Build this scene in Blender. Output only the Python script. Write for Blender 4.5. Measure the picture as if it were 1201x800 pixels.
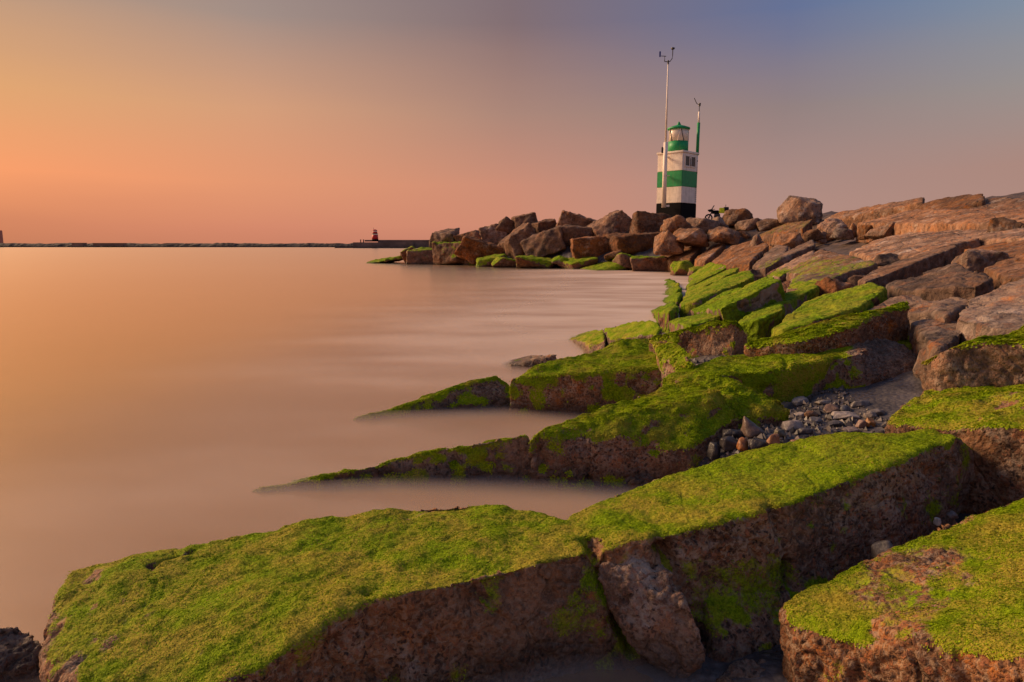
import bpy, bmesh, math, random
import numpy as np
from mathutils import Vector, Matrix

# ------------------------------------------------------------------ camera, sky, sun, exposure
for o in list(bpy.data.objects):
    bpy.data.objects.remove(o)
SC = bpy.context.scene
COL = SC.collection
W0, H0, LENS = 1201.0, 800.0, 24.0
FPX = W0 * LENS / 36.0
CAM = np.array([0.0, 0.0, 2.0])
PITCH = math.atan((400.0 - 287.0) / FPX)
cd = bpy.data.cameras.new("camera")
cd.lens = LENS; cd.sensor_width = 36.0; cd.clip_end = 30000.0; cd.clip_start = 0.05
cam = bpy.data.objects.new("camera", cd); COL.objects.link(cam)
cam.location = CAM; cam.rotation_euler = (math.pi / 2 - PITCH, 0, 0)
SC.camera = cam

SUN_AZ, SUN_EL = math.radians(-62.0), math.radians(29.0)   # azimuth from +Y, positive to +X
SUN_DIR = Vector((math.sin(SUN_AZ) * math.cos(SUN_EL), math.cos(SUN_AZ) * math.cos(SUN_EL), math.sin(SUN_EL)))
sl = bpy.data.lights.new("sun", 'SUN'); sl.energy = 4.9; sl.angle = math.radians(24.0); sl.color = (1.0, 0.66, 0.38)
sun = bpy.data.objects.new("sun", sl); COL.objects.link(sun)
sun.rotation_euler = SUN_DIR.to_track_quat('Z', 'Y').to_euler()

def lin(c):
    out = []
    for v in c:
        v = v / 255.0
        out.append(v / 12.92 if v <= 0.04045 else ((v + 0.055) / 1.055) ** 2.4)
    return tuple(out) + (1.0,)

world = bpy.data.worlds.new("World"); SC.world = world; world.use_nodes = True
wt = world.node_tree; wt.nodes.clear()
def wn(t, **k):
    n = wt.nodes.new(t)
    for a, b in k.items(): setattr(n, a, b)
    return n
def wmath(op, a, b=None, c=None):
    n = wn('ShaderNodeMath', operation=op)
    for i, v in enumerate((a, b, c)):
        if v is None: continue
        if isinstance(v, (int, float)): n.inputs[i].default_value = v
        else: wt.links.new(v, n.inputs[i])
    return n.outputs[0]
tc = wn('ShaderNodeTexCoord'); sp = wn('ShaderNodeSeparateXYZ')
wt.links.new(tc.outputs['Generated'], sp.inputs[0])
# faint high cloud wisps bend the gradient a little
mpn = wn('ShaderNodeMapping'); mpn.inputs['Scale'].default_value = (1.4, 1.4, 9.0)
wt.links.new(tc.outputs['Generated'], mpn.inputs[0])
cn = wn('ShaderNodeTexNoise'); cn.inputs['Scale'].default_value = 1.6; cn.inputs['Detail'].default_value = 4.0
wt.links.new(mpn.outputs[0], cn.inputs['Vector'])
wisp = wmath('SUBTRACT', cn.outputs['Fac'], 0.5)
az = wmath('ARCTAN2', sp.outputs[0], sp.outputs[1])
azf = wmath('MULTIPLY_ADD', az, 1.0 / (2 * math.pi), 0.5)
elz = wmath('ADD', sp.outputs[2], wmath('MULTIPLY', wisp, 0.035))
AZ = [-180, -115, -62, -37, -20, 0, 21, 37, 95]
ROWS = [
 (0.000, [(170,132,124), (190,132,112), (214,132, 90), (196,124, 93), (203,130,103), (200,133,112), (184,140,127), (176,137,125), (172,134,124)]),
 (0.025, [(174,135,128), (196,138,116), (238,146, 92), (209,131, 97), (212,136,108), (207,139,115), (182,142,130), (174,137,126), (173,136,127)]),
 (0.085, [(168,134,134), (200,148,122), (255,172,104), (248,157,106), (226,150,112), (204,140,117), (172,138,130), (170,135,125), (166,136,132)]),
 (0.180, [(150,131,141), (186,150,128), (240,176,116), (225,165,112), (213,157,121), (172,134,120), (147,128,127), (152,144,142), (146,137,142)]),
 (0.290, [(128,126,147), (160,140,135), (204,165,130), (184,151,128), (163,142,133), (130,110,114), (101,113,149), (122,143,166), (116,135,163)]),
 (0.520, [( 92,110,152), (118,122,142), (148,134,134), (134,127,133), (120,118,132), (104,107,128), ( 94,110,148), ( 98,118,153), ( 97,117,153)]),
 (1.000, [( 86,106,148)] * 9),
]
prev = None
for i, (zk, cols) in enumerate(ROWS):
    r = wn('ShaderNodeValToRGB'); r.color_ramp.interpolation = 'LINEAR'
    els = r.color_ramp.elements
    while len(els) > 1: els.remove(els[0])
    pts = [((a + 180) / 360.0, c) for a, c in zip(AZ, cols)] + [(1.0, cols[0])]
    els[0].position = pts[0][0]; els[0].color = lin(pts[0][1])
    for p, c in pts[1:]:
        e = els.new(p); e.color = lin(c)
    wt.links.new(azf, r.inputs[0])
    if prev is None: prev = r.outputs[0]
    else:
        mr = wn('ShaderNodeMapRange'); mr.clamp = True; mr.interpolation_type = 'LINEAR'
        mr.inputs['From Min'].default_value = ROWS[i - 1][0]; mr.inputs['From Max'].default_value = zk
        wt.links.new(elz, mr.inputs['Value'])
        mx = wn('ShaderNodeMix', data_type='RGBA')
        wt.links.new(mr.outputs[0], mx.inputs['Factor']); wt.links.new(prev, mx.inputs['A']); wt.links.new(r.outputs[0], mx.inputs['B'])
        prev = mx.outputs['Result']
sky = wn('ShaderNodeTexSky'); sky.sky_type = 'NISHITA'; sky.sun_disc = False
sky.sun_elevation = math.radians(3.0); sky.sun_rotation = SUN_AZ
skm = wn('ShaderNodeMix', data_type='RGBA', blend_type='ADD'); skm.inputs['Factor'].default_value = 0.004
wt.links.new(prev, skm.inputs['A']); wt.links.new(sky.outputs[0], skm.inputs['B'])
bg = wn('ShaderNodeBackground'); bg.inputs['Strength'].default_value = 0.99
wt.links.new(skm.outputs['Result'], bg.inputs['Color'])
wo = wn('ShaderNodeOutputWorld'); wt.links.new(bg.outputs[0], wo.inputs[0])

SC.render.engine = 'CYCLES'
SC.view_settings.view_transform = 'Standard'; SC.view_settings.look = 'None'
SC.view_settings.exposure = 0.0; SC.view_settings.gamma = 1.0
SC.view_settings.use_curve_mapping = False
SC.cycles.use_denoising = True
SC.cycles.max_bounces = 6; SC.cycles.transparent_max_bounces = 16
random.seed(7); RNG = np.random.default_rng(7)

# ------------------------------------------------------------------ layout helpers (metres; sea level z = 0)
def ray(px, py):
    u = (px - W0 / 2) / FPX; v = (H0 / 2 - py) / FPX
    return np.array([u, math.cos(PITCH) + v * math.sin(PITCH), -math.sin(PITCH) + v * math.cos(PITCH)])
def at_z(px, py, z):
    d = ray(px, py); return CAM + d * ((z - CAM[2]) / d[2])
def at_y(px, py, y):
    d = ray(px, py); return CAM + d * (y / d[1])
YS = [-10, 3, 5.5, 8, 11, 15, 22, 30, 40, 48, 54, 400]
XS = [-2.6, -2.5, -2.2, -1.9, -0.6, 1.6, 4.6, 7.0, 9.2, 10.2, 10.6, 10.6]
TOPZ = 4.3
HL0 = np.array([10.5, 49.5]); HL1 = np.array([-13.5, 75.5])
HD = (HL1 - HL0) / np.linalg.norm(HL1 - HL0); HN = np.array([-HD[1], HD[0]])
if HN[0] < 0: HN = -HN
HLEN = float(np.linalg.norm(HL1 - HL0))
def sat(z, top):          # soft ceiling
    return np.where(z < top - 0.6, z, top - 0.6 + 0.6 * np.tanh((z - top + 0.6) / 0.6))
def G(x, y):
    x = np.asarray(x, float); y = np.asarray(y, float)
    z1 = np.interp(y, [0, 8, 20, 35, 47], [.19, .19, .23, .31, .38]) * (x - np.interp(y, YS, XS))
    z1 = np.where(y > 56, np.minimum(z1, 0.2 * (x - 10.6) - 0.05 * (y - 56)), z1)
    rx, ry = x - HL0[0], y - HL0[1]
    d = rx * HN[0] + ry * HN[1]; s = rx * HD[0] + ry * HD[1]
    top = np.interp(s, [0, 12, 22, 30, HLEN], [TOPZ, 3.9, 3.0, 2.2, 0.9])
    z2 = np.minimum(0.5 * d, top)
    z2 = np.minimum(z2, np.where(s > HLEN, 0.4 - 0.5 * (s - HLEN), 99))
    z2 = np.where(s < -6, -3, z2)
    return np.maximum(np.maximum(sat(z1, 5.0), z2), -1.6)
def at_g(px, py, lift=0.0, far=80.0):
    d = ray(px, py)
    t = np.linspace(1.2, far, 4000) / d[1]
    P = CAM[None, :] + d[None, :] * t[:, None]
    clear = P[:, 2] - np.maximum(G(P[:, 0], P[:, 1]), -0.02) - lift
    i = int(np.argmax(clear < 0)) if (clear < 0).any() else int(np.argmin(np.where(P[:, 1] > min(30.0, far * .6), clear, 99)))
    return P[i]

# ------------------------------------------------------------------ numpy noise
def _h(ix, iy, iz, seed):
    h = (ix.astype(np.uint32) * np.uint32(374761393)) ^ (iy.astype(np.uint32) * np.uint32(668265263)) ^ (iz.astype(np.uint32) * np.uint32(2147483647)) ^ np.uint32((seed * 974634777) & 0xffffffff)
    h = (h ^ (h >> np.uint32(13))) * np.uint32(1274126177)
    h = (h ^ (h >> np.uint32(16))) * np.uint32(2246822519)
    return ((h ^ (h >> np.uint32(15))) & np.uint32(0xffffff)).astype(np.float32) / np.float32(0xffffff)
def vnoise(p, seed=0):
    f = np.floor(p); i = f.astype(np.int64) & 0xffffffff; r = (p - f).astype(np.float32)
    r = r * r * r * (r * (r * 6 - 15) + 10)
    i1 = (i + 1) & 0xffffffff
    out = 0
    for a in (0, 1):
        wx = r[:, 0] if a else 1 - r[:, 0]; X = (i1 if a else i)[:, 0]
        for b in (0, 1):
            wy = r[:, 1] if b else 1 - r[:, 1]; Y = (i1 if b else i)[:, 1]
            for c in (0, 1):
                wz = r[:, 2] if c else 1 - r[:, 2]; Z = (i1 if c else i)[:, 2]
                out = out + wx * wy * wz * _h(X, Y, Z, seed)
    return out * 2 - 1
def fbm(p, octv=3, seed=0):
    s, a, n = 0, 1.0, 0.0
    for k in range(octv):
        s = s + a * vnoise(p * (2.03 ** k) + 17.3 * k, seed + k); n += a; a *= 0.5
    return s / n
def voronoi(p, seed=0):
    f = np.floor(p); best = np.full(len(p), 9.0, np.float32)
    for a in (-1, 0, 1):
        for b in (-1, 0, 1):
            for c in (-1, 0, 1):
                g = f + np.array([a, b, c]); gi = g.astype(np.int64) & 0xffffffff
                q = np.stack([_h(gi[:, 0], gi[:, 1], gi[:, 2], seed + k) for k in (11, 12, 13)], 1)
                best = np.minimum(best, ((g + q - p) ** 2).sum(1))
    return np.sqrt(best)
def sstep(a, b, x):
    t = np.clip((x - a) / (b - a), 0, 1); return t * t * (3 - 2 * t)

# ------------------------------------------------------------------ materials
def new_mat(name):
    m = bpy.data.materials.new(name); m.use_nodes = True
    nt = m.node_tree; nt.nodes.clear(); return m, nt
class NT:
    def __init__(s, nt): s.nt = nt
    def n(s, t, ins=None, **k):
        n = s.nt.nodes.new(t)
        for a, b in k.items(): setattr(n, a, b)
        for a, b in (ins or {}).items(): s.put(n.inputs[a], b)
        return n
    def put(s, sock, v):
        if hasattr(v, 'is_linked') or hasattr(v, 'links'): s.nt.links.new(v, sock)
        else: sock.default_value = v
    def math(s, op, *a):
        n = s.nt.nodes.new('ShaderNodeMath'); n.operation = op
        for i, v in enumerate(a): s.put(n.inputs[i], v)
        return n.outputs[0]
    def mix(s, f, a, b, blend='MIX'):
        n = s.nt.nodes.new('ShaderNodeMix'); n.data_type = 'RGBA'; n.blend_type = blend
        s.put(n.inputs['Factor'], f)
        s.put(n.inputs['A'], a if not isinstance(a, tuple) else tuple(a[:3]) + (1,))
        s.put(n.inputs['B'], b if not isinstance(b, tuple) else tuple(b[:3]) + (1,))
        return n.outputs['Result']
    def noise(s, vec, scale, detail=3.0, rough=0.55):
        return s.n('ShaderNodeTexNoise', {'Vector': vec, 'Scale': scale, 'Detail': detail, 'Roughness': rough}).outputs['Fac']
    def rng(s, v, a, b, c=0.0, d=1.0, smooth=True):
        n = s.n('ShaderNodeMapRange', {'Value': v, 'From Min': a, 'From Max': b, 'To Min': c, 'To Max': d})
        n.interpolation_type = 'SMOOTHSTEP' if smooth else 'LINEAR'
        return n.outputs[0]
    def bump(s, h, strength, dist, normal=None):
        ins = {'Height': h, 'Strength': strength, 'Distance': dist}
        if normal is not None: ins['Normal'] = normal
        return s.n('ShaderNodeBump', ins).outputs[0]
    def out(s, shader):
        s.n('ShaderNodeOutputMaterial', {'Surface': shader})

def rock_material(name, near, mul=(1, 1, 1)):
    m, nt = new_mat(name); N = NT(nt)
    geo = N.n('ShaderNodeNewGeometry'); pos = geo.outputs['Position']
    att = N.n('ShaderNodeAttribute', attribute_name='algae'); al = att.outputs['Fac']
    tone = N.n('ShaderNodeAttribute', attribute_name='tone').outputs['Fac']
    rnd = N.n('ShaderNodeObjectInfo').outputs['Random']
    sepz = N.n('ShaderNodeSeparateXYZ', {'Vector': pos}).outputs[2]
    k = 1.0 if near else 0.45
    n1 = N.noise(pos, 2.3 * k, 5, 0.6); n2 = N.noise(pos, 11 * k, 5, 0.65); n3 = N.noise(pos, 46 * k, 4, 0.7)
    warm = N.mix(N.rng(n1, .32, .68), (.10, .050, .026), (.36, .185, .092))
    grey = N.mix(N.rng(n1, .32, .68), (.085, .066, .056), (.31, .235, .19))
    base = N.mix(tone, warm, grey)
    base = N.mix(N.math('MULTIPLY', N.rng(n2, .50, .74), .75), base, N.mix(tone, (.46, .235, .10), (.40, .32, .27)))
    base = N.mix(N.math('MULTIPLY', N.rng(n2, .48, .30), .8), base, (.035, .024, .018))
    base = N.mix(N.math('MULTIPLY', N.rng(N.noise(pos, 6.0 * k, 5, .7), .54, .66), .7), base, (.44, .17, .05))      # rust
    base = N.mix(N.math('MULTIPLY', N.rng(N.noise(pos, 2.6 * k, 7, .75), .53, .68), .75), base, (.50, .43, .38))     # lichen / salt
    # aggregate pebbles in a pale matrix
    wob = N.n('ShaderNodeVectorMath', {0: pos, 1: N.n('ShaderNodeVectorMath', {0: N.n('ShaderNodeTexNoise', {'Vector': pos, 'Scale': 38.0 * k, 'Detail': 3.0}).outputs['Color'], 1: (.05 / k, .05 / k, .05 / k)}, operation='MULTIPLY').outputs[0]}, operation='ADD').outputs[0]
    vo = N.n('ShaderNodeTexVoronoi', {'Vector': wob, 'Scale': 42.0 if near else 9.0, 'Randomness': 1.0})
    vs = N.n('ShaderNodeTexVoronoi', {'Vector': wob, 'Scale': 110.0 if near else 24.0, 'Randomness': 1.0})
    vcol = N.n('ShaderNodeSeparateColor', {'Color': vo.outputs['Color']}).outputs[0]
    scol = N.n('ShaderNodeSeparateColor', {'Color': vs.outputs['Color']}).outputs[1]
    agg = N.rng(N.noise(pos, 1.3, 3), .35, .6, .35, 1.0)
    base = N.mix(N.math('MULTIPLY', N.math('MULTIPLY', N.rng(vs.outputs['Distance'], .5, .2), agg), .55 if near else .3), base, N.mix(scol, (.03, .02, .018), (.36, .25, .18)))
    base = N.mix(N.math('MULTIPLY', N.math('MULTIPLY', N.rng(vo.outputs['Distance'], .52, .30), agg), .85 if near else .3), base, N.mix(N.rng(vcol, .25, .9, 0, 1, False), (.025, .016, .018), (.38, .17, .10)))
    base = N.mix(N.math('MULTIPLY', N.math('MULTIPLY', N.rng(vo.outputs['Distance'], .55, .80), agg), .6 if near else .25), base, (.42, .33, .26))
    base = N.mix(1.0, base, N.n('ShaderNodeHueSaturation', {'Color': base, 'Value': N.rng(N.math('FRACT', N.math('MULTIPLY', rnd, 7.3)), 0, 1, .62, 1.32, False), 'Saturation': N.rng(rnd, 0, 1, 1.2, .72, False)}).outputs[0])
    base = N.mix(1.0, base, mul, 'MULTIPLY')
    wet = N.rng(N.math('ADD', sepz, N.math('MULTIPLY', n2, -.18)), .20, -.02)
    base = N.mix(N.math('MULTIPLY', wet, .6), base, (.022, .017, .014))
    # algae
    a1 = N.noise(pos, 60 if near else 14, 4, .7); a2 = N.noise(pos, 4.5 * k, 4, .6); a3 = N.noise(pos, 17 * k, 3, .6)
    msk = N.rng(N.math('ADD', al, N.math('MULTIPLY_ADD', a1, .5, N.math('MULTIPLY_ADD', a3, .5, -.5))), .36, .60)
    ac = N.mix(N.rng(a1, .32, .68), (.12, .19, .003) if near else (.085, .135, .003), (.30, .45, .006) if near else (.19, .33, .004))
    ac = N.mix(N.math('MULTIPLY', N.math('MULTIPLY', N.rng(N.math('MULTIPLY_ADD', a1, .35, N.math('MULTIPLY', a2, .75)), .45, .64), N.rng(tone, .75, .2, .25, 1.0)), .7 if near else .35), ac, (.50, .34, .06))
    ac = N.mix(N.math('MULTIPLY', N.rng(a3, .46, .3), .45), ac, (.05, .095, .003))
    wetg = N.rng(N.math('ADD', sepz, N.math('MULTIPLY', n2, -.15)), .16, -.04)
    ac = N.mix(N.math('MULTIPLY', wetg, .5), ac, (.028, .042, .008))
    col = N.mix(msk, base, ac)
    b1 = N.bump(n3, 1.0, .02 / k)
    b2 = N.bump(N.math('SUBTRACT', 1.0, vo.outputs['Distance']), .7, .013 / k, b1)
    cr = N.n('ShaderNodeTexVoronoi', {'Vector': N.n('ShaderNodeMix', {'Factor': .12, 'A': pos, 'B': N.n('ShaderNodeTexNoise', {'Vector': pos, 'Scale': 3.0 * k}).outputs['Color']}, data_type='VECTOR').outputs['Result'], 'Scale': 2.2 * k}, feature='DISTANCE_TO_EDGE')
    b3 = N.bump(N.rng(cr.outputs['Distance'], 0, .03), .5, .03 / k, b2)
    b4 = N.bump(a1, N.math('MULTIPLY', msk, .8 if near else .35), .012 / k, b3)
    pr = N.n('ShaderNodeBsdfPrincipled', {'Base Color': col, 'Roughness': N.math('SUBTRACT', .85, N.math('MULTIPLY', wet, .45)), 'Normal': b4, 'Specular IOR Level': N.math('SUBTRACT', .35, N.math('MULTIPLY', msk, .27))})
    N.out(pr.outputs[0]); return m

def flake_material():
    m, nt = new_mat('algae_fronds'); N = NT(nt)
    pos = N.n('ShaderNodeNewGeometry').outputs['Position']
    r = N.n('ShaderNodeAttribute', attribute_name='rnd').outputs['Fac']
    c = N.mix(N.rng(r, 0, .75, 0, 1, False), (.12, .19, .003), (.38, .51, .008))
    c = N.mix(N.rng(r, .80, .92), c, (.52, .36, .09))
    c = N.mix(N.math('MULTIPLY', N.rng(N.noise(pos, 3.2, 4), .50, .66), .5), c, (.46, .33, .06))
    c = N.mix(N.math('MULTIPLY', N.rng(N.noise(pos, 4.5, 4, .6), .54, .68), .35), c, (.50, .34, .06))
    d = N.n('ShaderNodeBsdfPrincipled', {'Base Color': c, 'Roughness': .6, 'Specular IOR Level': .08})
    t = N.n('ShaderNodeBsdfTranslucent', {'Color': c})
    N.out(N.n('ShaderNodeMixShader', {'Fac': .25, 1: d.outputs[0], 2: t.outputs[0]}).outputs[0]); return m

def simple(name, col, rough=.6, metal=0.0, var=.15, scale=8.0, bump=.0, spec=.4, streak=0.0):
    m, nt = new_mat(name); N = NT(nt)
    pos = N.n('ShaderNodeNewGeometry').outputs['Position']
    n = N.noise(pos, scale, 5, .6)
    c = N.mix(N.rng(n, .3, .7), tuple(v * (1 - var) for v in col), tuple(min(1, v * (1 + var)) for v in col))
    if streak:
        sv = N.n('ShaderNodeMapping', {'Vector': pos, 'Scale': (5.0, 5.0, .45)}).outputs[0]
        c = N.mix(N.math('MULTIPLY', N.rng(N.noise(sv, 1.0, 5, .65), .50, .72), streak), c, (.20, .12, .07))
        c = N.mix(N.math('MULTIPLY', N.rng(N.noise(pos, 7.0, 5, .7), .60, .70), streak), c, (.30, .15, .07))
    ins = {'Base Color': c, 'Roughness': rough, 'Metallic': metal, 'Specular IOR Level': spec}
    if bump: ins['Normal'] = N.bump(n, bump, .02)
    N.out(N.n('ShaderNodeBsdfPrincipled', ins).outputs[0]); return m

def ground_material():
    m, nt = new_mat('wet_rubble'); N = NT(nt)
    pos = N.n('ShaderNodeNewGeometry').outputs['Position']
    z = N.n('ShaderNodeSeparateXYZ', {'Vector': pos}).outputs[2]
    n1 = N.noise(pos, 3, 5, .6); n2 = N.noise(pos, 28, 4, .7)
    vo = N.n('ShaderNodeTexVoronoi', {'Vector': pos, 'Scale': 22.0})
    c = N.mix(N.rng(n1, .35, .65), (.042, .036, .040), (.095, .082, .085))
    c = N.mix(N.math('MULTIPLY', N.rng(vo.outputs['Distance'], .5, .2), .5), c, N.mix(N.n('ShaderNodeSeparateColor', {'Color': vo.outputs['Color']}).outputs[0], (.03, .026, .026), (.17, .14, .13)))
    c = N.mix(N.rng(z, 1.0, 2.2), c, N.mix(N.rng(n1, .35, .65), (.05, .032, .022), (.14, .085, .055)))
    b = N.bump(n2, .8, .01, N.bump(N.math('SUBTRACT', 1.0, vo.outputs['Distance']), .6, .02))
    pud = N.rng(N.noise(pos, 1.6, 3), .48, .58)
    rough = N.math('SUBTRACT', .62, N.math('MULTIPLY', N.math('MULTIPLY', pud, N.rng(z, 1.2, .8)), .4))
    N.out(N.n('ShaderNodeBsdfPrincipled', {'Base Color': c, 'Roughness': rough, 'Normal': b, 'Specular IOR Level': .5}).outputs[0]); return m

def sea_material(name, mist=False):
    m, nt = new_mat(name); N = NT(nt)
    pos = N.n('ShaderNodeNewGeometry').outputs['Position']
    st = N.n('ShaderNodeMapping', {'Vector': pos, 'Rotation': (0, 0, .5), 'Scale': (.35, 1.0, 1.0)}).outputs[0]
    n1 = N.noise(st, .8, 4, .55); n2 = N.noise(st, .22, 3, .5)
    f = N.math('MULTIPLY_ADD', n1, .5, N.math('MULTIPLY', n2, .5))
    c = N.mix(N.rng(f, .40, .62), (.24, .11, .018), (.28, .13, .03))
    if mist: c = N.mix(N.rng(f, .40, .62), (.62, .45, .36), (.86, .70, .60))
    wv = N.noise(st, 2.6, 2, .5)
    b = N.bump(wv, .006, .05)
    if not mist:
        body = N.n('ShaderNodeBsdfDiffuse', {'Color': c})
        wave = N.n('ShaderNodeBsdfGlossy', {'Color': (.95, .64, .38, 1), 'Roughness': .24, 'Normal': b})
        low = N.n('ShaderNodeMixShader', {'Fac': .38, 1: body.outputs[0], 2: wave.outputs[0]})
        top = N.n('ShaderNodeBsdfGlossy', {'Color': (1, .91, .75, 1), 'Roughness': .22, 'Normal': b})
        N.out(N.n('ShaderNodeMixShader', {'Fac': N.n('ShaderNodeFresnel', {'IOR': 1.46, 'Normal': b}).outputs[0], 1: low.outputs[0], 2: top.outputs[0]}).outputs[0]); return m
    pr = N.n('ShaderNodeBsdfPrincipled', {'Base Color': c, 'Roughness': .5, 'IOR': 1.33, 'Normal': b, 'Specular IOR Level': .25})
    a = N.n('ShaderNodeAttribute', attribute_name='mist').outputs['Fac']
    wisp = N.rng(N.noise(st, 1.5, 4, .6), .34, .66)
    al = N.math('MULTIPLY', a, N.math('MULTIPLY_ADD', wisp, .04, .9))
    tr = N.n('ShaderNodeBsdfTransparent')
    N.out(N.n('ShaderNodeMixShader', {'Fac': al, 1: tr.outputs[0], 2: pr.outputs[0]}).outputs[0]); return m

M_NEAR = rock_material('mossy_concrete_rock', True, (1.0, .90, .80))
M_FAR = rock_material('brown_rock', False, (.92, .84, .80))
M_HEAD = rock_material('dark_headland_rock', False, (.84, .66, .55))
M_FLAKE = flake_material()
M_GROUND = ground_material()
M_SEA = sea_material('sea_water'); M_MIST = sea_material('sea_veil', True)

# ------------------------------------------------------------------ object helpers
def tag(o, label=None, cat=None, group=None, kind=None):
    if label: o['label'] = label
    if cat: o['category'] = cat
    if group: o['group'] = group
    if kind: o['kind'] = kind
    return o
def link(name, me, mat, parent=None):
    o = bpy.data.objects.new(name, me); COL.objects.link(o)
    if mat is not None and len(me.materials) == 0: me.materials.append(mat)
    if parent is not None: o.parent = parent
    return o
def empty(name, loc, rz=0.0):
    o = bpy.data.objects.new(name, None); COL.objects.link(o)
    o.location = loc; o.rotation_euler = (0, 0, rz); o.empty_display_size = .3
    return o
def mesh_np(name, V, F, smooth=True):
    me = bpy.data.meshes.new(name)
    V = np.ascontiguousarray(V, np.float32); F = np.ascontiguousarray(F, np.int32); k = F.shape[1]
    me.vertices.add(len(V)); me.vertices.foreach_set('co', V.ravel())
    me.loops.add(F.size); me.loops.foreach_set('vertex_index', F.ravel())
    me.polygons.add(len(F)); me.polygons.foreach_set('loop_start', np.arange(0, F.size, k, dtype=np.int32))
    me.polygons.foreach_set('use_smooth', np.full(len(F), smooth, bool))
    me.update(calc_edges=True); return me
def attr(me, name, vals):
    a = me.attributes.new(name, 'FLOAT', 'POINT'); a.data.foreach_set('value', np.ascontiguousarray(vals, np.float32))

def remeshed(hulls, vox, iters):
    """closed convex hulls joined, voxel remeshed and rounded"""
    bm = bmesh.new()
    for pts in hulls:
        b = bmesh.new()
        vs = [b.verts.new(tuple(p)) for p in pts]
        r = bmesh.ops.convex_hull(b, input=vs)
        bad = [e for e in r['geom_interior'] if isinstance(e, bmesh.types.BMVert)]
        bmesh.ops.delete(b, geom=bad, context='VERTS')
        bmesh.ops.recalc_face_normals(b, faces=b.faces)
        t = bpy.data.meshes.new('t'); b.to_mesh(t); b.free()
        bm.from_mesh(t); bpy.data.meshes.remove(t)
    t = bpy.data.meshes.new('t'); bm.to_mesh(t); bm.free()
    o = bpy.data.objects.new('t', t); COL.objects.link(o)
    md = o.modifiers.new('r', 'REMESH'); md.mode = 'VOXEL'; md.voxel_size = vox
    if iters:
        ms = o.modifiers.new('s', 'SMOOTH'); ms.iterations = iters; ms.factor = .5
    dg = bpy.context.evaluated_depsgraph_get()
    ev = o.evaluated_get(dg); me = ev.to_mesh()
    V = np.empty(len(me.vertices) * 3, np.float32); me.vertices.foreach_get('co', V); V = V.reshape(-1, 3)
    L = np.empty(len(me.loops), np.int32); me.loops.foreach_get('vertex_index', L)
    F = L.reshape(-1, 4)
    Nn = np.empty(len(me.vertices) * 3, np.float32); me.vertices.foreach_get('normal', Nn); Nn = Nn.reshape(-1, 3)
    V = V.astype(np.float64); Nn = Nn.astype(np.float64); F = F.copy()
    ev.to_mesh_clear(); bpy.data.objects.remove(o); bpy.data.meshes.remove(t)
    return V, F, Nn
def vnormals(V, F):
    a = V[F[:, 2]] - V[F[:, 0]]; b = V[F[:, 3]] - V[F[:, 1]]
    n = np.cross(a, b); out = np.zeros_like(V)
    for k in range(4):
        for c in range(3): out[:, c] += np.bincount(F[:, k], n[:, c], len(V))
    return out / (np.linalg.norm(out, axis=1, keepdims=True) + 1e-12)
def polydist(P, line):
    best = np.full(len(P), 9.0)
    for a, b in zip(line[:-1], line[1:]):
        a = np.asarray(a); b = np.asarray(b); ab = b - a
        t = np.clip(((P - a) @ ab) / (ab @ ab), 0, 1)
        best = np.minimum(best, np.linalg.norm(P - a - t[:, None] * ab, axis=1))
    return best

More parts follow.
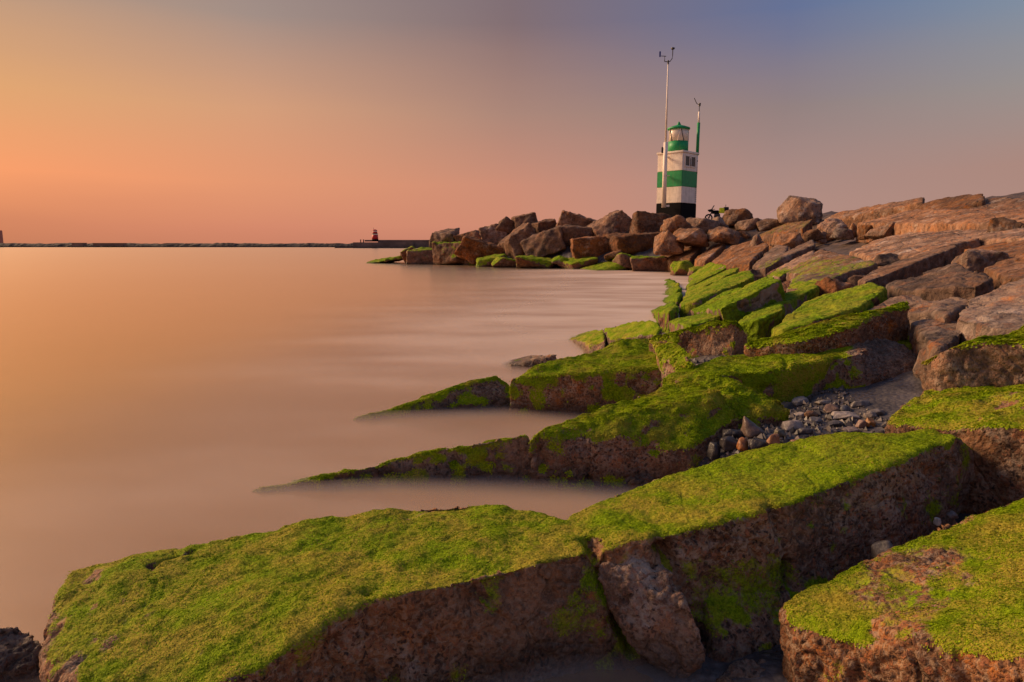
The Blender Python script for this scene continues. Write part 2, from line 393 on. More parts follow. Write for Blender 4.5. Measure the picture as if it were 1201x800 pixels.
SEED = [100]
NTRI = [0]
def rock(name, hulls, label, cat='boulder', group=None, vox=.05, rnd=8, big=.05, bigs=.8, mid=.02, mids=.25,
         near=False, cover=.62, soft=.16, amount=1.0, atop=99.0, tone=.3, bare=.25, cracks=(), flakes=0, flake=.012, side=0.0, aggr=.019,
         cull=True, tone_n=.5, clear=None, step=0.0, tonex=None, pits=0.0, mat=None):
    SEED[0] += 7; sd = SEED[0]
    V, F, Nn = remeshed(hulls, vox, rnd)
    q = V + sd * 3.7
    d = big * fbm(q / bigs, 3, sd) + mid * fbm(q / mids, 3, sd + 50)
    # chipped, stepped break-up
    st = fbm(q / (mids * 1.7), 2, sd + 90)
    d += mid * .9 * (np.abs(st) - .25)
    if step:      # thin broken ledges and joints
        v2 = voronoi(q / np.array([1.3, .8, .8]) + .35 * np.stack([fbm(q / .5, 2, sd + 95 + k) for k in range(3)], 1), sd + 9)
        d -= step * sstep(.62, .86, v2); d += step * .8 * np.round(2.2 * fbm(q / .9, 2, sd + 97))
    for line, w, dep in cracks:
        dist = polydist(V + .02 * np.stack([fbm(q / .12, 2, sd + 7 + k) for k in range(3)], 1), line)
        d -= dep * np.exp(-(dist / w) ** 2)
    V1 = V + Nn * d[:, None]
    Nn = vnormals(V1, F)
    zlim = atop + .3 * fbm(q / 1.1, 2, sd + 30)
    nz = Nn[:, 2] + .30 * fbm(q / .5, 3, sd + 31) + .42 * fbm(q / .11, 3, sd + 33)
    al = sstep(cover - soft, cover + soft, nz) * sstep(.25, -.25, V1[:, 2] - zlim)
    al = np.maximum(al, side * sstep(-.2 - .5 * max(0, side - .5), .5 - .7 * max(0, side - .5), fbm(q / (.16 if near else .4), 4, sd + 35) + .45 * Nn[:, 2]) * sstep(.25, -.25, V1[:, 2] - zlim))
    al *= amount * (1 - bare * sstep(.12, .5, fbm(q / .7, 3, sd + 37)))
    if clear: al *= 1 - sstep(clear[0], clear[1], V1[:, 0] + .25 * fbm(q / .3, 3, sd + 39))
    fine = vox * .75
    d2 = fine * fbm(q / (vox * 4.0), 3, sd + 60)
    if near:
        vr = voronoi(q / .030 + .6 * np.stack([vnoise(q / .05, sd + 63 + k) for k in range(3)], 1), sd)
        d2 += (1 - al) * aggr * (.55 - vr) * (.4 + .8 * (fbm(q / .3, 2, sd + 61) + .5))
        d2 -= (1 - al) * (pits or .018) * sstep(.18, .55, fbm(q / .075, 3, sd + 64))
        d2 -= (1 - al) * .02 * sstep(.05, .0, np.abs(fbm(q / .33, 3, sd + 65)))
        d2 += al * .003 * fbm(q / .03, 2, sd + 62)
    V2 = V1 + Nn * d2[:, None]
    tb = tone if tonex is None else tonex[2] + (tonex[3] - tonex[2]) * sstep(tonex[0], tonex[1], V2[:, 0])
    tn = np.clip(tb + tone_n * fbm(q / .9, 2, sd + 70), 0, 1)
    if cull:
        keepv = V2[:, 2] > np.maximum(-.22, G(V2[:, 0], V2[:, 1]) - 1.25)
        fk = keepv[F].any(1); F = F[fk]
        used = np.zeros(len(V2), bool); used[F.ravel()] = True
        mp = np.cumsum(used) - 1; F = mp[F]; V2, al, tn, Nn = V2[used], al[used], tn[used], Nn[used]
    me = mesh_np(name, V2, F); attr(me, 'algae', al); attr(me, 'tone', tn)
    o = link(name, me, mat or (M_NEAR if near else M_FAR))
    # move origin to the base
    c = V2.mean(0); c[2] = V2[:, 2].min()
    me.transform(Matrix.Translation(-Vector(c))); o.location = c
    tag(o, label, cat, group); NTRI[0] += 2 * len(F)
    if flakes:
        Nf = vnormals(V2, F); cen = V2[F].mean(1); fa = al[F].mean(1)
        ar = np.linalg.norm(np.cross(V2[F[:, 2]] - V2[F[:, 0]], V2[F[:, 3]] - V2[F[:, 1]]), axis=1)
        see = ((CAM - cen) * Nf[F].mean(1)).sum(1) > -.15
        w = ar * sstep(.35, .7, fa + .35 * fbm(cen / .09, 2, sd + 80)) * see
        idx = RNG.choice(len(F), flakes, p=w / w.sum())
        n = Nf[F[idx, 0]]; p = cen[idx] + RNG.normal(0, vox * .5, (flakes, 3)); p -= n * ((p - cen[idx]) * n).sum(1)[:, None]
        dirn = np.array([-.45, -.55, -.25]) + RNG.normal(0, .6, (flakes, 3))
        dirn -= n * (dirn * n).sum(1)[:, None]; dirn /= np.linalg.norm(dirn, axis=1, keepdims=True)
        sdv = np.cross(n, dirn); ln = flake * RNG.uniform(.6, 1.5, flakes)[:, None]; wd = ln * RNG.uniform(.3, .55, flakes)[:, None]
        up = RNG.uniform(.04, .34, flakes)[:, None]
        a0 = p - n * .002; a1 = p + dirn * ln * .5 + sdv * wd + n * ln * up * .7; a2 = p + dirn * ln + n * ln * up * .55; a3 = p + dirn * ln * .5 - sdv * wd + n * ln * up * .7
        FV = np.stack([a0, a1, a2, a3], 1).reshape(-1, 3) - c
        fm = mesh_np('algae', FV, np.arange(flakes * 4).reshape(-1, 4), True)
        attr(fm, 'rnd', np.repeat(np.clip(RNG.uniform(0, 1, flakes) * .7 + .3 * (fbm(p / .25, 2, sd + 81) + .5), 0, 1), 4))
        f = link('algae', fm, M_FLAKE, o); f['kind'] = 'stuff'; NTRI[0] += 2 * flakes
    return o

def prism(top, thick, flare=.04, mode='g', foot=None):
    """top: list of (px, py, lift or z); drops a body of the given thickness under it"""
    P = [at_z(a, b, c) if mode == 'z' else at_y(a, b, c) if mode == 'y' else at_g(a, b, c) for a, b, c in top]
    P = np.array(P); c = P.mean(0); Q = P.copy()
    Q[:, :2] = c[:2] + (P[:, :2] - c[:2]) * (1 + flare); Q[:, 2] = P[:, 2] - thick
    if foot is not None: Q[:, :2] += np.array(foot)
    return np.vstack([P, Q])

# ------------------------------------------------------------------ setting: sea and rubble slope
def sea():
    rad = np.concatenate([[0.0], np.geomspace(2, 9000, 90)]); ang = np.linspace(0, 2 * np.pi, 97)[:-1]
    V = [(0, 0, 0)]
    for r in rad[1:]:
        V += [(r * math.cos(a), r * math.sin(a), 0) for a in ang]
    n = len(ang); me = bpy.data.meshes.new('sea'); F = [(0, 1 + k, 1 + (k + 1) % n) for k in range(n)]
    for i in range(len(rad) - 2):
        for k in range(n):
            a = 1 + i * n + k; b = 1 + i * n + (k + 1) % n
            F.append((a, a + n, b + n, b))
    me.from_pydata(V, [], F); me.update()
    for p in me.polygons: p.use_smooth = True
    tag(link('sea', me, M_SEA), kind='structure')
sea()

PIT = [(1.95, 5.35, .6, -.27), (0.35, 5.0, .9, .45), (2.7, 6.0, .9, .04), (-0.3, 7.0, 1.2, .35)]
def terrain(x, y):
    g = G(x, y); drop = np.interp(y, [0, 5, 8, 11, 20, 60], [.60, .56, .40, .22, .45, .65])
    rx, ry = x - HL0[0], y - HL0[1]; hs = rx * HD[0] + ry * HD[1]; hd = rx * HN[0] + ry * HN[1]
    z = g - drop + .5 * sstep(-4, 2, hs) * sstep(.8, 3.0, hd) * sstep(46, 50, y)
    for cx, cy, r, dep in PIT: z = z - dep * np.exp(-((x - cx) ** 2 + (y - cy) ** 2) / r ** 2)
    return z
def grid_mesh(name, xs, ys, zf, mat):
    X, Y = np.meshgrid(xs, ys); Z = zf(X, Y)
    V = np.stack([X, Y, Z], -1).reshape(-1, 3); nx, ny = len(xs), len(ys)
    i = np.arange((ny - 1) * nx).reshape(ny - 1, nx)[:, :-1].ravel()
    F = np.stack([i, i + 1, i + 1 + nx, i + nx], 1)
    me = mesh_np(name, V, F); NTRI[0] += 2 * len(F); return link(name, me, mat)
def tz(X, Y):
    z = terrain(X, Y); p = np.stack([X.ravel(), Y.ravel(), np.zeros(X.size)], 1)
    amp = np.interp(Y.ravel(), [0, 8, 20, 60], [.035, .05, .09, .25])
    return z + (amp * (fbm(p / .35, 3, 5) + fbm(p / 1.6, 3, 6))).reshape(X.shape)
gx = np.concatenate([np.linspace(-32, -6, 40, endpoint=False), np.linspace(-6, 9, 220, endpoint=False), np.linspace(9, 45, 130, endpoint=False), np.linspace(45, 160, 20)])
gy = np.concatenate([np.linspace(-14, 2, 14, endpoint=False), np.linspace(2, 14, 170, endpoint=False), np.linspace(14, 70, 100, endpoint=False), np.linspace(70, 220, 20)])
tag(grid_mesh('ground', gx, gy, tz, M_GROUND), kind='structure')

# soft veils of blurred surf lying just over the sea along the rocks
def veils(levels):
    xs = np.linspace(-14, 14, 70); ys = np.concatenate([np.linspace(2, 14, 50, endpoint=False), np.linspace(14, 58, 40)])
    X, Y = np.meshgrid(xs, ys); d = X - np.interp(Y, YS, XS)
    wl = np.interp(Y, [2, 8, 20, 50], [1.5, 2.6, 5.0, 7.0])
    a = np.exp(-np.clip(-d - .2, 0, None) ** 2 / wl ** 2) * sstep(14, 8, X) * sstep(2, 3.2, Y) * sstep(57, 50, Y) * np.interp(Y, [2, 10, 20, 45], [.35, .95, 3.9, 5.0])  # surf blur, with opacity raised far out to lighten the dark headland reflection
    nx, ny = len(xs), len(ys); VV, FF = [], []
    i = np.arange((ny - 1) * nx).reshape(ny - 1, nx)[:, :-1].ravel()
    F = np.stack([i, i + 1, i + 1 + nx, i + nx], 1)
    for k, z in enumerate(levels):
        Z = np.full(X.shape, z)
        VV.append(np.stack([X, Y, Z], -1).reshape(-1, 3)); FF.append(F + k * nx * ny)
    me = mesh_np('surf_mist', np.vstack(VV), np.vstack(FF)); attr(me, 'mist', np.tile((a * .16).ravel(), len(levels)))
    tag(link('surf_mist', me, M_MIST), 'thin milky veil of blurred surf along the foot of the rocks', 'mist', kind='stuff')
veils((.012, .026, .042, .060, .080))

# ------------------------------------------------------------------ foreground blocks
def L3(*pts): return [at_z(a, b, c) for a, b, c in pts]
A1 = prism([(70, 690, .40), (84, 664, .43), (200, 642, .46), (300, 626, .48), (430, 602, .52), (430, 706, .52), (345, 728, .48), (310, 780, .42), (240, 806, .36), (120, 815, .29), (56, 790, .25), (54, 740, .32)], 1.1, .04, 'z', (0, -.06))
A2 = prism([(300, 626, .48), (430, 602, .52), (520, 590, .55), (575, 589, .56), (640, 600, .565), (664, 608, .57), (694, 646, .57), (600, 667, .56), (480, 694, .54), (380, 712, .51)], 1.1, .04, 'z', (0, -.05))
B1 = prism([(664, 604, .57), (720, 577, .61), (800, 550, .67), (880, 527, .74), (900, 600, .71), (860, 612, .66), (800, 624, .63), (730, 640, .59), (697, 648, .57)], 1.0, .03, 'z', (.02, -.05))
B2 = prism([(860, 532, .72), (940, 517, .79), (1000, 509, .84), (1090, 504, .89), (1125, 512, .90), (1095, 524, .885), (1040, 548, .83), (960, 574, .765), (890, 603, .70)], 1.1, .02, 'z', (.06, -.05))
B3 = prism([(1000, 512, .83), (1090, 506, .87), (1128, 514, .88), (1160, 545, .66), (1190, 578, .42), (1130, 605, .36), (1010, 660, .20), (960, 600, .55)], .8, .0, 'z')
B4 = prism([(800, 640, .50), (900, 622, .54), (1000, 642, .38), (938, 698, .27), (928, 760, .12), (864, 792, .05), (836, 764, .10), (815, 700, .28)], .6, .02, 'z')
rock('mossy_block', [A1, A2, B1, B2, B3, B4], 'longest and nearest block, its green top sweeping from bottom left to centre right', group='algae-covered blocks at the waterline',
     vox=.0115, rnd=16, big=.04, bigs=.6, mid=.026, mids=.2, near=True, cover=.64, soft=.24, tone=.3, bare=.35, side=.5, flakes=120000, flake=.0065, tonex=(.6, 2.2, .2, .85), pits=.022,
     cracks=[(L3((175, 668, .45), (190, 660, .46), (225, 646, .47)), .012, .03), (L3((175, 668, .45), (182, 690, .45)), .01, .02),
             (L3((430, 690, .53), (452, 735, .35), (465, 800, .15)), .02, .045), (L3((520, 630, .55), (560, 617, .56), (600, 612, .56)), .012, .015),
             (L3((690, 632, .58), (697, 650, .56), (712, 700, .33), (745, 760, .1), (770, 800, 0)), .03, .10), (L3((776, 640, .58), (806, 690, .40), (826, 750, .2), (832, 800, .05)), .035, .14),
             (L3((905, 600, .70), (915, 640, .5), (935, 690, .3)), .03, .06), (L3((860, 615, .64), (885, 650, .5), (905, 690, .35)), .018, .04), (L3((560, 690, .5), (600, 740, .3)), .015, .03)])
C1 = np.vstack([L3((702, 656, .52), (736, 646, .53), (768, 650, .52), (790, 668, .50), (812, 716, .36), (828, 768, .16), (806, 796, .02), (752, 770, .10), (716, 712, .30), (698, 676, .45)),
                np.array(L3((710, 650, .5), (770, 650, .5), (820, 760, .1), (760, 770, .0))) + np.array([0, .45, -.1])])
C1[:10] += np.array([0, -.03, 0])
rock('cracked_wedge', [C1], 'brown wedge of broken rock split off by dark cracks below the green top', vox=.0095, rnd=12, big=.03, bigs=.3, mid=.022, mids=.14, near=True,
     cover=1.5, soft=.12, amount=.3, tone=.35, pits=.03, side=.3, bare=.4, cracks=[(L3((722, 640, .55), (738, 690, .4), (742, 715, .32)), .015, .035), (L3((752, 640, .55), (760, 690, .4)), .012, .02)])
D1 = prism([(916, 712, .40), (934, 694, .44), (1000, 669, .50), (1045, 650, .55), (1100, 614, .65), (1201, 574, .78), (1280, 550, .90), (1290, 790, .74), (1201, 752, .64), (1090, 740, .56), (1000, 728, .48), (935, 742, .38)], .95, .02, 'z', (.0, -.10))
rock('mossy_block', [D1], 'rounded block green above and rusty brown below, in the bottom right corner', group='algae-covered blocks at the waterline',
     vox=.0105, rnd=26, big=.04, bigs=.55, mid=.02, mids=.2, near=True, cover=.62, soft=.26, tone=.05, side=.4, bare=.6, flakes=55000, flake=.0065, tone_n=.35,
     cracks=[(L3((1201, 770, .5), (1130, 765, .42), (1060, 762, .34), (1030, 790, .22)), .018, .04), (L3((1130, 765, .42), (1090, 738, .5)), .012, .02)])
E1 = prism([(-60, 760, .22), (-20, 738, .26), (20, 730, .24), (42, 742, .20), (44, 775, .12), (0, 790, .12), (-60, 800, .1)], .6, .05, 'z')
rock('dark_rock', [E1], 'small dark wet rock cut off by the left edge beside the nearest block', vox=.011, rnd=6, big=.04, bigs=.25, mid=.03, mids=.12, near=True, cover=1.4, tone=.9)
F1 = prism([(838, 790, .10), (870, 772, .14), (905, 768, .14), (930, 790, .10), (935, 830, .05), (850, 830, .05)], .5, .1, 'z')
rock('brown_rock', [F1], 'low brown rock at the bottom edge between the wedge and the corner block', vox=.011, rnd=8, big=.03, bigs=.25, mid=.03, mids=.12, near=True, cover=1.4, tone=.2)

# second row
def ridge(near_pts, dy, dz, foot_dy=-.12, drop=1.0):
    P = np.array([at_z(*p) for p in near_pts]); Q = P + np.array([0, dy, dz])
    R = P + np.array([0, foot_dy, 0]); R[:, 2] = -drop; S = Q.copy(); S[:, 1] += .3; S[:, 2] = -drop
    return np.vstack([P, Q, R, S])
rock('wave_wedge', [ridge([(296, 578, -.01), (420, 550, .15), (520, 526, .29)], .55, -.20), ridge([(500, 530, .27), (600, 511, .42), (618, 510, .43), (628, 520, .355)], .6, -.24, -.10)],
     'long low wedge with a sharp mossy crest sliding into the sea behind the nearest block', vox=.015, rnd=5, big=.04, bigs=.45, mid=.035, mids=.2, near=True, cover=.45, soft=.25, tone=.8, bare=.2, side=.6, flakes=26000, flake=.012,
     cracks=[(L3((530, 530, .25), (540, 560, .1), (532, 585, .0)), .03, .05)])
H1 = prism([(622, 510, .44), (700, 482, .56), (760, 458, .68), (806, 446, .76), (846, 456, .78), (868, 488, .58), (806, 528, .36), (735, 540, .26), (650, 532, .24)], 1.0, .02, 'z', (0, -.06))
rock('mossy_boulder', [H1], 'big domed boulder with mossy shoulder, right of the long wedge, above the dark tide pool', vox=.016, rnd=10, big=.06, bigs=.5, mid=.035, mids=.2, near=True, cover=.42, soft=.22, tone=.6, bare=.3, side=.5, flakes=42000, flake=.0115,
     cracks=[(L3((628, 512, .43), (634, 545, .2), (640, 580, .0)), .04, .07), (L3((690, 500, .45), (696, 540, .2), (690, 580, 0)), .025, .05), (L3((760, 520, .5), (750, 560, .2)), .02, .03)])
H2 = prism([(737, 550, .16), (748, 545, .18), (764, 549, .16), (768, 560, .12), (740, 566, .1)], .35, .1, 'z')
rock('grey_rock', [H2], 'small pinkish grey rock lodged against the domed boulder at the pool edge', vox=.014, rnd=3, big=.03, bigs=.2, mid=.02, mids=.1, near=True, cover=1.5, tone=.8)
I1 = prism([(806, 446, .74), (832, 441, .78), (862, 444, .80), (895, 462, .70), (926, 482, .58), (905, 490, .52), (872, 486, .56), (850, 470, .66)], .8, .05, 'z')
rock('mossy_boulder', [I1], 'small hummock of thick bright moss wedged beside the domed boulder, above the pebbles', vox=.016, rnd=8, big=.06, bigs=.3, mid=.05, mids=.16, near=True, cover=.15, soft=.3, tone=.3, bare=.1, side=.8, flakes=16000, flake=.014)
rock('wave_wedge', [ridge([(412, 494, -.01), (480, 470, .16), (540, 450, .32), (585, 438, .44), (598, 450, .32), (606, 466, .17)], .9, -.42, -.08)],
     'dark triangular wedge standing alone in the surf', vox=.02, rnd=6, big=.05, bigs=.5, mid=.03, mids=.25, near=True, cover=.5, soft=.3, tone=.7, bare=.3, side=.5, flakes=12000, flake=.015)
K1 = prism([(598, 442, .10), (660, 420, .16), (730, 401, .18), (760, 398, .16), (785, 430, -.05), (768, 446, -.25), (700, 452, -.2), (622, 458, -.12)], 1.2, .03)
rock('mossy_boulder', [K1], 'broad green boulder in the surf right of the lone dark wedge', vox=.022, rnd=10, big=.06, bigs=.6, mid=.04, mids=.25, near=True, cover=.3, soft=.3, tone=.4, bare=.15, side=.7, flakes=22000, flake=.016)
K2 = prism([(762, 399, .18), (785, 397, .20), (802, 408, .16), (816, 424, .05), (792, 432, 0), (775, 420, .06)], 1.0, .06)
rock('mossy_boulder', [K2], 'small mossy boulder butted against the right end of the broad green boulder', vox=.022, rnd=7, big=.06, bigs=.4, mid=.04, mids=.2, near=True, cover=.3, soft=.3, tone=.2, bare=.2, side=.6, flakes=5000, flake=.02)
O1 = prism([(580, 427, -.03), (618, 417, .01), (655, 414, .02), (640, 419, -.01), (600, 427, -.03)], .5, .1)
rock('awash_rock', [O1], 'thin sliver of rock barely breaking the surf left of the green boulders', vox=.025, rnd=6, big=.03, bigs=.4, mid=.02, mids=.2, near=True, cover=1.3, tone=.9)
L1 = prism([(775, 441, 6.95), (850, 416, 7.5), (940, 401, 7.6), (1000, 393, 7.6), (1032, 396, 7.5), (1015, 412, 6.85), (960, 424, 6.75), (880, 436, 6.7), (800, 446, 6.75)], .75, .01, 'y', (.0, -.06))
L2 = prism([(1000, 393, 7.55), (1034, 396, 7.45), (1062, 403, 7.3), (1086, 424, 7.1), (1072, 446, 6.85), (1000, 440, 6.7), (985, 420, 6.8)], .6, .02, 'y')
rock('mossy_block', [L1, L2], 'long mossy block ending in a bare grey dome, behind the pebble pool', group='algae-covered blocks at the waterline', vox=.018, rnd=7, big=.04, bigs=.5, mid=.035, mids=.2, near=True,
     cover=.45, soft=.25, tone=.85, bare=.12, side=1.0, clear=(3.35, 3.7), flakes=44000, flake=.013,
     cracks=[([at_y(918, 408, 7.2), at_y(922, 430, 6.7), at_y(925, 460, 6.6)], .03, .05), ([at_y(985, 415, 6.85), at_y(975, 440, 6.7), at_y(985, 465, 6.6)], .025, .04), ([at_y(855, 425, 7.0), at_y(858, 450, 6.65)], .02, .03)])
I2 = prism([(1020, 387, 7.7), (1045, 377, 8.2), (1066, 381, 8.1), (1090, 400, 7.7), (1098, 417, 7.3), (1075, 409, 7.35), (1040, 396, 7.6)], .6, .04, 'y')
rock('mossy_boulder', [I2], 'small tan and mossy rock perched behind the bare grey dome', vox=.022, rnd=6, big=.05, bigs=.3, mid=.04, mids=.18, near=True, cover=.45, soft=.3, tone=.05, bare=.3, side=.5, flakes=6000, flake=.02)
M1 = prism([(756, 398, .02), (793, 388, .10), (840, 377, .14), (862, 376, .14), (878, 391, -.1), (870, 400, -.24), (820, 401, -.22), (780, 404, -.12)], .9, .02)
rock('mossy_boulder', [M1], 'smooth whale-backed mossy rock beside a wet grey patch, right of the surf boulders', vox=.026, rnd=10, big=.05, bigs=.5, mid=.03, mids=.25, near=True, cover=.35, soft=.3, tone=.6, bare=.15, side=.5, flakes=9000, flake=.022)
N1 = prism([(663, 397, .02), (690, 389, .08), (708, 386, .1), (710, 398, .02), (690, 402, 0)], .8, .05)
rock('mossy_boulder', [N1], 'low dark green rock end running into the sea, left of the square mossy block', vox=.03, rnd=6, big=.05, bigs=.5, mid=.03, mids=.25, near=True, cover=.5, soft=.3, tone=.5, side=.5)
N2 = prism([(708, 385, .14), (740, 377, .2), (765, 374, .2), (776, 384, .08), (770, 392, .0), (716, 398, .0)], .9, .04)
rock('mossy_boulder', [N2], 'square dark green block standing in the surf, nearer than the slanted slabs', vox=.03, rnd=6, big=.05, bigs=.5, mid=.03, mids=.25, near=True, cover=.5, soft=.3, tone=.5, side=.55)
P1 = prism([(872, 404, .04), (940, 387, .12), (994, 372, .14), (1036, 363, .15), (1062, 354, .15), (1068, 358, .12), (1038, 369, .1), (996, 384, .08), (935, 400, .04), (885, 408, .0)], .7, .02)
rock('mossy_slab_rock', [P1], 'narrow bright green strip of slab just behind the long mossy block', 'slab', 'slabs of the sea wall', vox=.024, rnd=8, big=.04, bigs=.5, mid=.025, mids=.25, near=True, cover=.55, soft=.25, tone=.2, bare=.1, flakes=14000, flake=.02)
T1 = prism([(1079, 432, .06), (1105, 411, .22), (1129, 402, .26), (1201, 379, .28), (1330, 350, .3), (1330, 385, .25), (1201, 403, .22), (1149, 413, .18), (1127, 424, .10)], .9, .02, 'g', (.04, -.08))
rock('mossy_slab_rock', [T1], 'pink and green slab with broken rusty front, upper of two at the right edge', 'slab', 'slabs of the sea wall', vox=.02, rnd=10, big=.04, bigs=.5, mid=.03, mids=.2, near=True, cover=.7, soft=.2, tone=.1, bare=.45, flakes=16000, flake=.016)
V1 = prism([(1036, 498, .80), (1058, 476, .86), (1085, 457, .94), (1130, 443, 1.02), (1201, 430, 1.10), (1330, 415, 1.2), (1330, 500, 1.1), (1201, 487, 1.0), (1130, 491, .93), (1070, 502, .84)], 1.0, .01, 'z', (.05, -.04))
rock('mossy_slab_rock', [V1], 'thick mossy slab of crumbling rust-red concrete at the right edge', 'slab', 'slabs of the sea wall', vox=.0155, rnd=12, big=.04, bigs=.5, mid=.035, mids=.18, near=True, cover=.66, soft=.18, tone=.0, tone_n=.25, bare=.4, flakes=36000, flake=.0105,
     cracks=[(L3((1080, 462, .93), (1130, 452, 1.0), (1201, 440, 1.08)), .015, .03)])
V2 = prism([(1150, 560, .45), (1180, 540, .55), (1230, 540, .6), (1230, 575, .5), (1170, 580, .42)], .6, .05, 'z')
rock('grey_rock', [V2], 'grey rubble rock in the gap at the right edge under the rust-red slab', vox=.015, rnd=4, big=.05, bigs=.25, mid=.03, mids=.12, near=True, cover=1.4, tone=.9)

# ------------------------------------------------------------------ slabs of the sloping sea wall
SLG = 'slabs of the sea wall'
def slab(poly, label, lift=.22, thick=.8, algae=0.0, tone=.15, vox=None, foot=None, rnd=1, name='slab_rock', cover=.6, bare=.25, mid=.016, atop=99.0, far=80.0, big=.025, low=None, step=.025, gap=.006):
    if low is None: low = .45 if (algae < .6) else .12
    P = [at_g(a, b, 0, far) for a, b in poly]; gz = np.array([float(G(p[0], p[1])) for p in P]); tt = np.sqrt((gz - gz.min()) / (np.ptp(gz) + 1e-6))
    lm = [lift * min(p[1], 40) / FPX for p in P]         # step height grows with the size of the stones up the slope
    P = np.array([at_g(a, b, l * (low + (1 - low) * t), far) for (a, b), t, l in zip(poly, tt, lm)]); c = P.mean(0)
    sz = np.linalg.norm(P - c, axis=1).mean(); P[:, :2] = c[:2] + (P[:, :2] - c[:2]) * (1 - min(.16, gap * c[1] / sz))
    thick = max(.35, lift * c[1] / FPX + .025 * c[1])
    Q = P.copy(); Q[:, :2] = c[:2] + (P[:, :2] - c[:2]) * 1.02; Q[:, 2] -= thick
    if foot: Q[:, :2] += np.array(foot)
    v = vox or min(.085, max(.02, c[1] * .0026))
    return rock(name, [np.vstack([P, Q])], label, 'slab', SLG, vox=v, rnd=rnd, big=big, bigs=1.2, mid=mid, mids=.35, near=False, cover=cover if algae > 0 else 1.6, soft=.22, step=step,
                amount=max(algae, .01) if algae else 0.0, tone=tone, bare=bare, atop=atop, side=.9 if algae > .75 and atop > 9 else 0.0)
slab([(898, 386), (940, 352), (979, 341), (1023, 331), (1043, 339), (1012, 360), (953, 378), (912, 388)], 'large leaf-shaped slab, solid bright green, with a rusty lower edge', 9, .7, 1.0, .1, vox=.032, bare=.08, gap=.012)
slab([(805, 364), (853, 342), (903, 324), (921, 328), (898, 336), (842, 363)], 'tilted green slab with a deep black shadowed side', 17, 1.3, 1.0, .6, rnd=3, bare=.05, foot=(.25, .25), gap=.012)
slab([(794, 359), (801, 346), (863, 320), (883, 316), (888, 324), (815, 354)], 'long bright green slab next behind the tilted one with the black side', 8, .9, 1.0, .3, bare=.05, gap=.012)
slab([(799, 344), (803, 337), (860, 314), (873, 313), (868, 318), (804, 345)], 'narrow green slab, second behind the tilted one', 10, .9, 1.0, .3, bare=.05, gap=.012)
slab([(800, 336), (810, 327), (847, 315), (860, 312), (803, 337)], 'narrow green slab, third behind the tilted one', 8, .9, 1.0, .3, bare=.05, gap=.012)
slab([(804, 324), (833, 307), (838, 308), (857, 311), (810, 327)], 'farthest of the stacked narrow green slabs, touching the brown ones', 10, .9, 1.0, .3, bare=.15, gap=.012)
slab([(856, 368), (893, 354), (927, 342), (962, 331), (964, 336), (918, 356), (880, 368)], 'thin green strip of slab between the tilted slab and the leaf-shaped one', 5, .8, 1.0, .2, bare=.15, gap=.012)
slab([(858, 376), (890, 364), (922, 357), (924, 362), (890, 376), (866, 380)], 'dark mossy slab end beside the wet grey patch', 5, .7, .8, .6, bare=.2, gap=.012)
slab([(784, 378), (800, 370), (840, 365), (856, 368), (840, 374), (810, 382)], 'low mossy slab sloping under the tilted slab', 3, .6, .9, .6, bare=.2, cover=.5)
slab([(762, 366), (775, 357), (790, 353), (796, 360), (785, 366)], 'small pyramid-topped green slab end standing in the surf', 9, .8, 1.0, .5, cover=.4, low=-1.2)
slab([(764, 352), (790, 342), (801, 344), (796, 350), (775, 355)], 'second green slab end above the surf from the pyramid-topped one', 5, .6, 1.0, .5, cover=.4, low=-1.2)
slab([(764, 343), (790, 335), (801, 337), (795, 342), (770, 347)], 'third green slab end above the surf from the pyramid-topped one', 5, .6, 1.0, .5, cover=.4, low=-1.2)
slab([(766, 336), (785, 327), (792, 328), (798, 333), (775, 339)], 'farthest green slab end dipping into the surf', 6, .6, 1.0, .5, cover=.4, low=-1.2)
# brown upper slabs
slab([(765, 306), (771, 300), (822, 284), (834, 282), (811, 303), (786, 307)], 'reddish brown slab with a dark hollow under its left end, above the surf', 11, 1.0, .5, .05, atop=.9)
slab([(812, 305), (840, 284), (853, 285), (826, 307)], 'narrow brown slab leaning in the row above the green slabs', 7, 1.0, .3, .05, atop=1.0)
slab([(831, 308), (857, 288), (893, 280), (904, 287), (880, 307), (858, 312)], 'wide tan slab between two dark clefts above the green slabs', 10, 1.0, .3, .05, atop=1.1)
slab([(880, 312), (891, 302), (911, 287), (928, 288), (919, 305), (891, 312)], 'olive tinged brown slab right of the wide tan one', 6, 1.0, .4, .1, atop=1.4, gap=.012)
slab([(875, 317), (910, 300), (959, 280), (963, 286), (894, 313)], 'long thin olive slab climbing the slope to the right', 10, .9, .5, .1, atop=1.5, gap=.012)
slab([(892, 325), (910, 313), (958, 293), (962, 303), (911, 325)], 'green to brown slab fading upward, above the black-sided one', 7, .8, .9, .05, atop=1.3, gap=.012)
slab([(920, 338), (928, 327), (962, 306), (990, 312), (1000, 318), (968, 332), (940, 340)], 'yellowish brown slab with green lower edge behind the leaf-shaped slab', 5, .8, .8, .05, atop=1.25, gap=.012)
slab([(920, 320), (962, 292), (1008, 303), (1030, 309), (982, 323), (968, 327)], 'broad olive brown slab in the middle of the slope, rubble along its front', 8, .9, .5, .1, atop=1.7)
slab([(1003, 329), (1030, 313), (1075, 300), (1121, 285), (1125, 289), (1060, 313), (1012, 331)], 'long beam-like slab with a straight dark front edge', 13, 1.2, .0, .15, rnd=1, foot=(.1, .15), mid=.012, vox=.032, low=.5, step=.012)
slab([(995, 296), (1030, 280), (1110, 272), (1153, 279), (1122, 285), (1076, 299), (1028, 304)], 'wide flat grey-brown slab behind the beam-like one', 6, .9, .0, .45)
slab([(1037, 334), (1092, 314), (1121, 309), (1168, 327), (1149, 334), (1125, 323), (1082, 341), (1060, 342)], 'large pink-brown slab with a crumbling brown front face', 10, 1.0, .15, .1, mid=.05, atop=1.3)
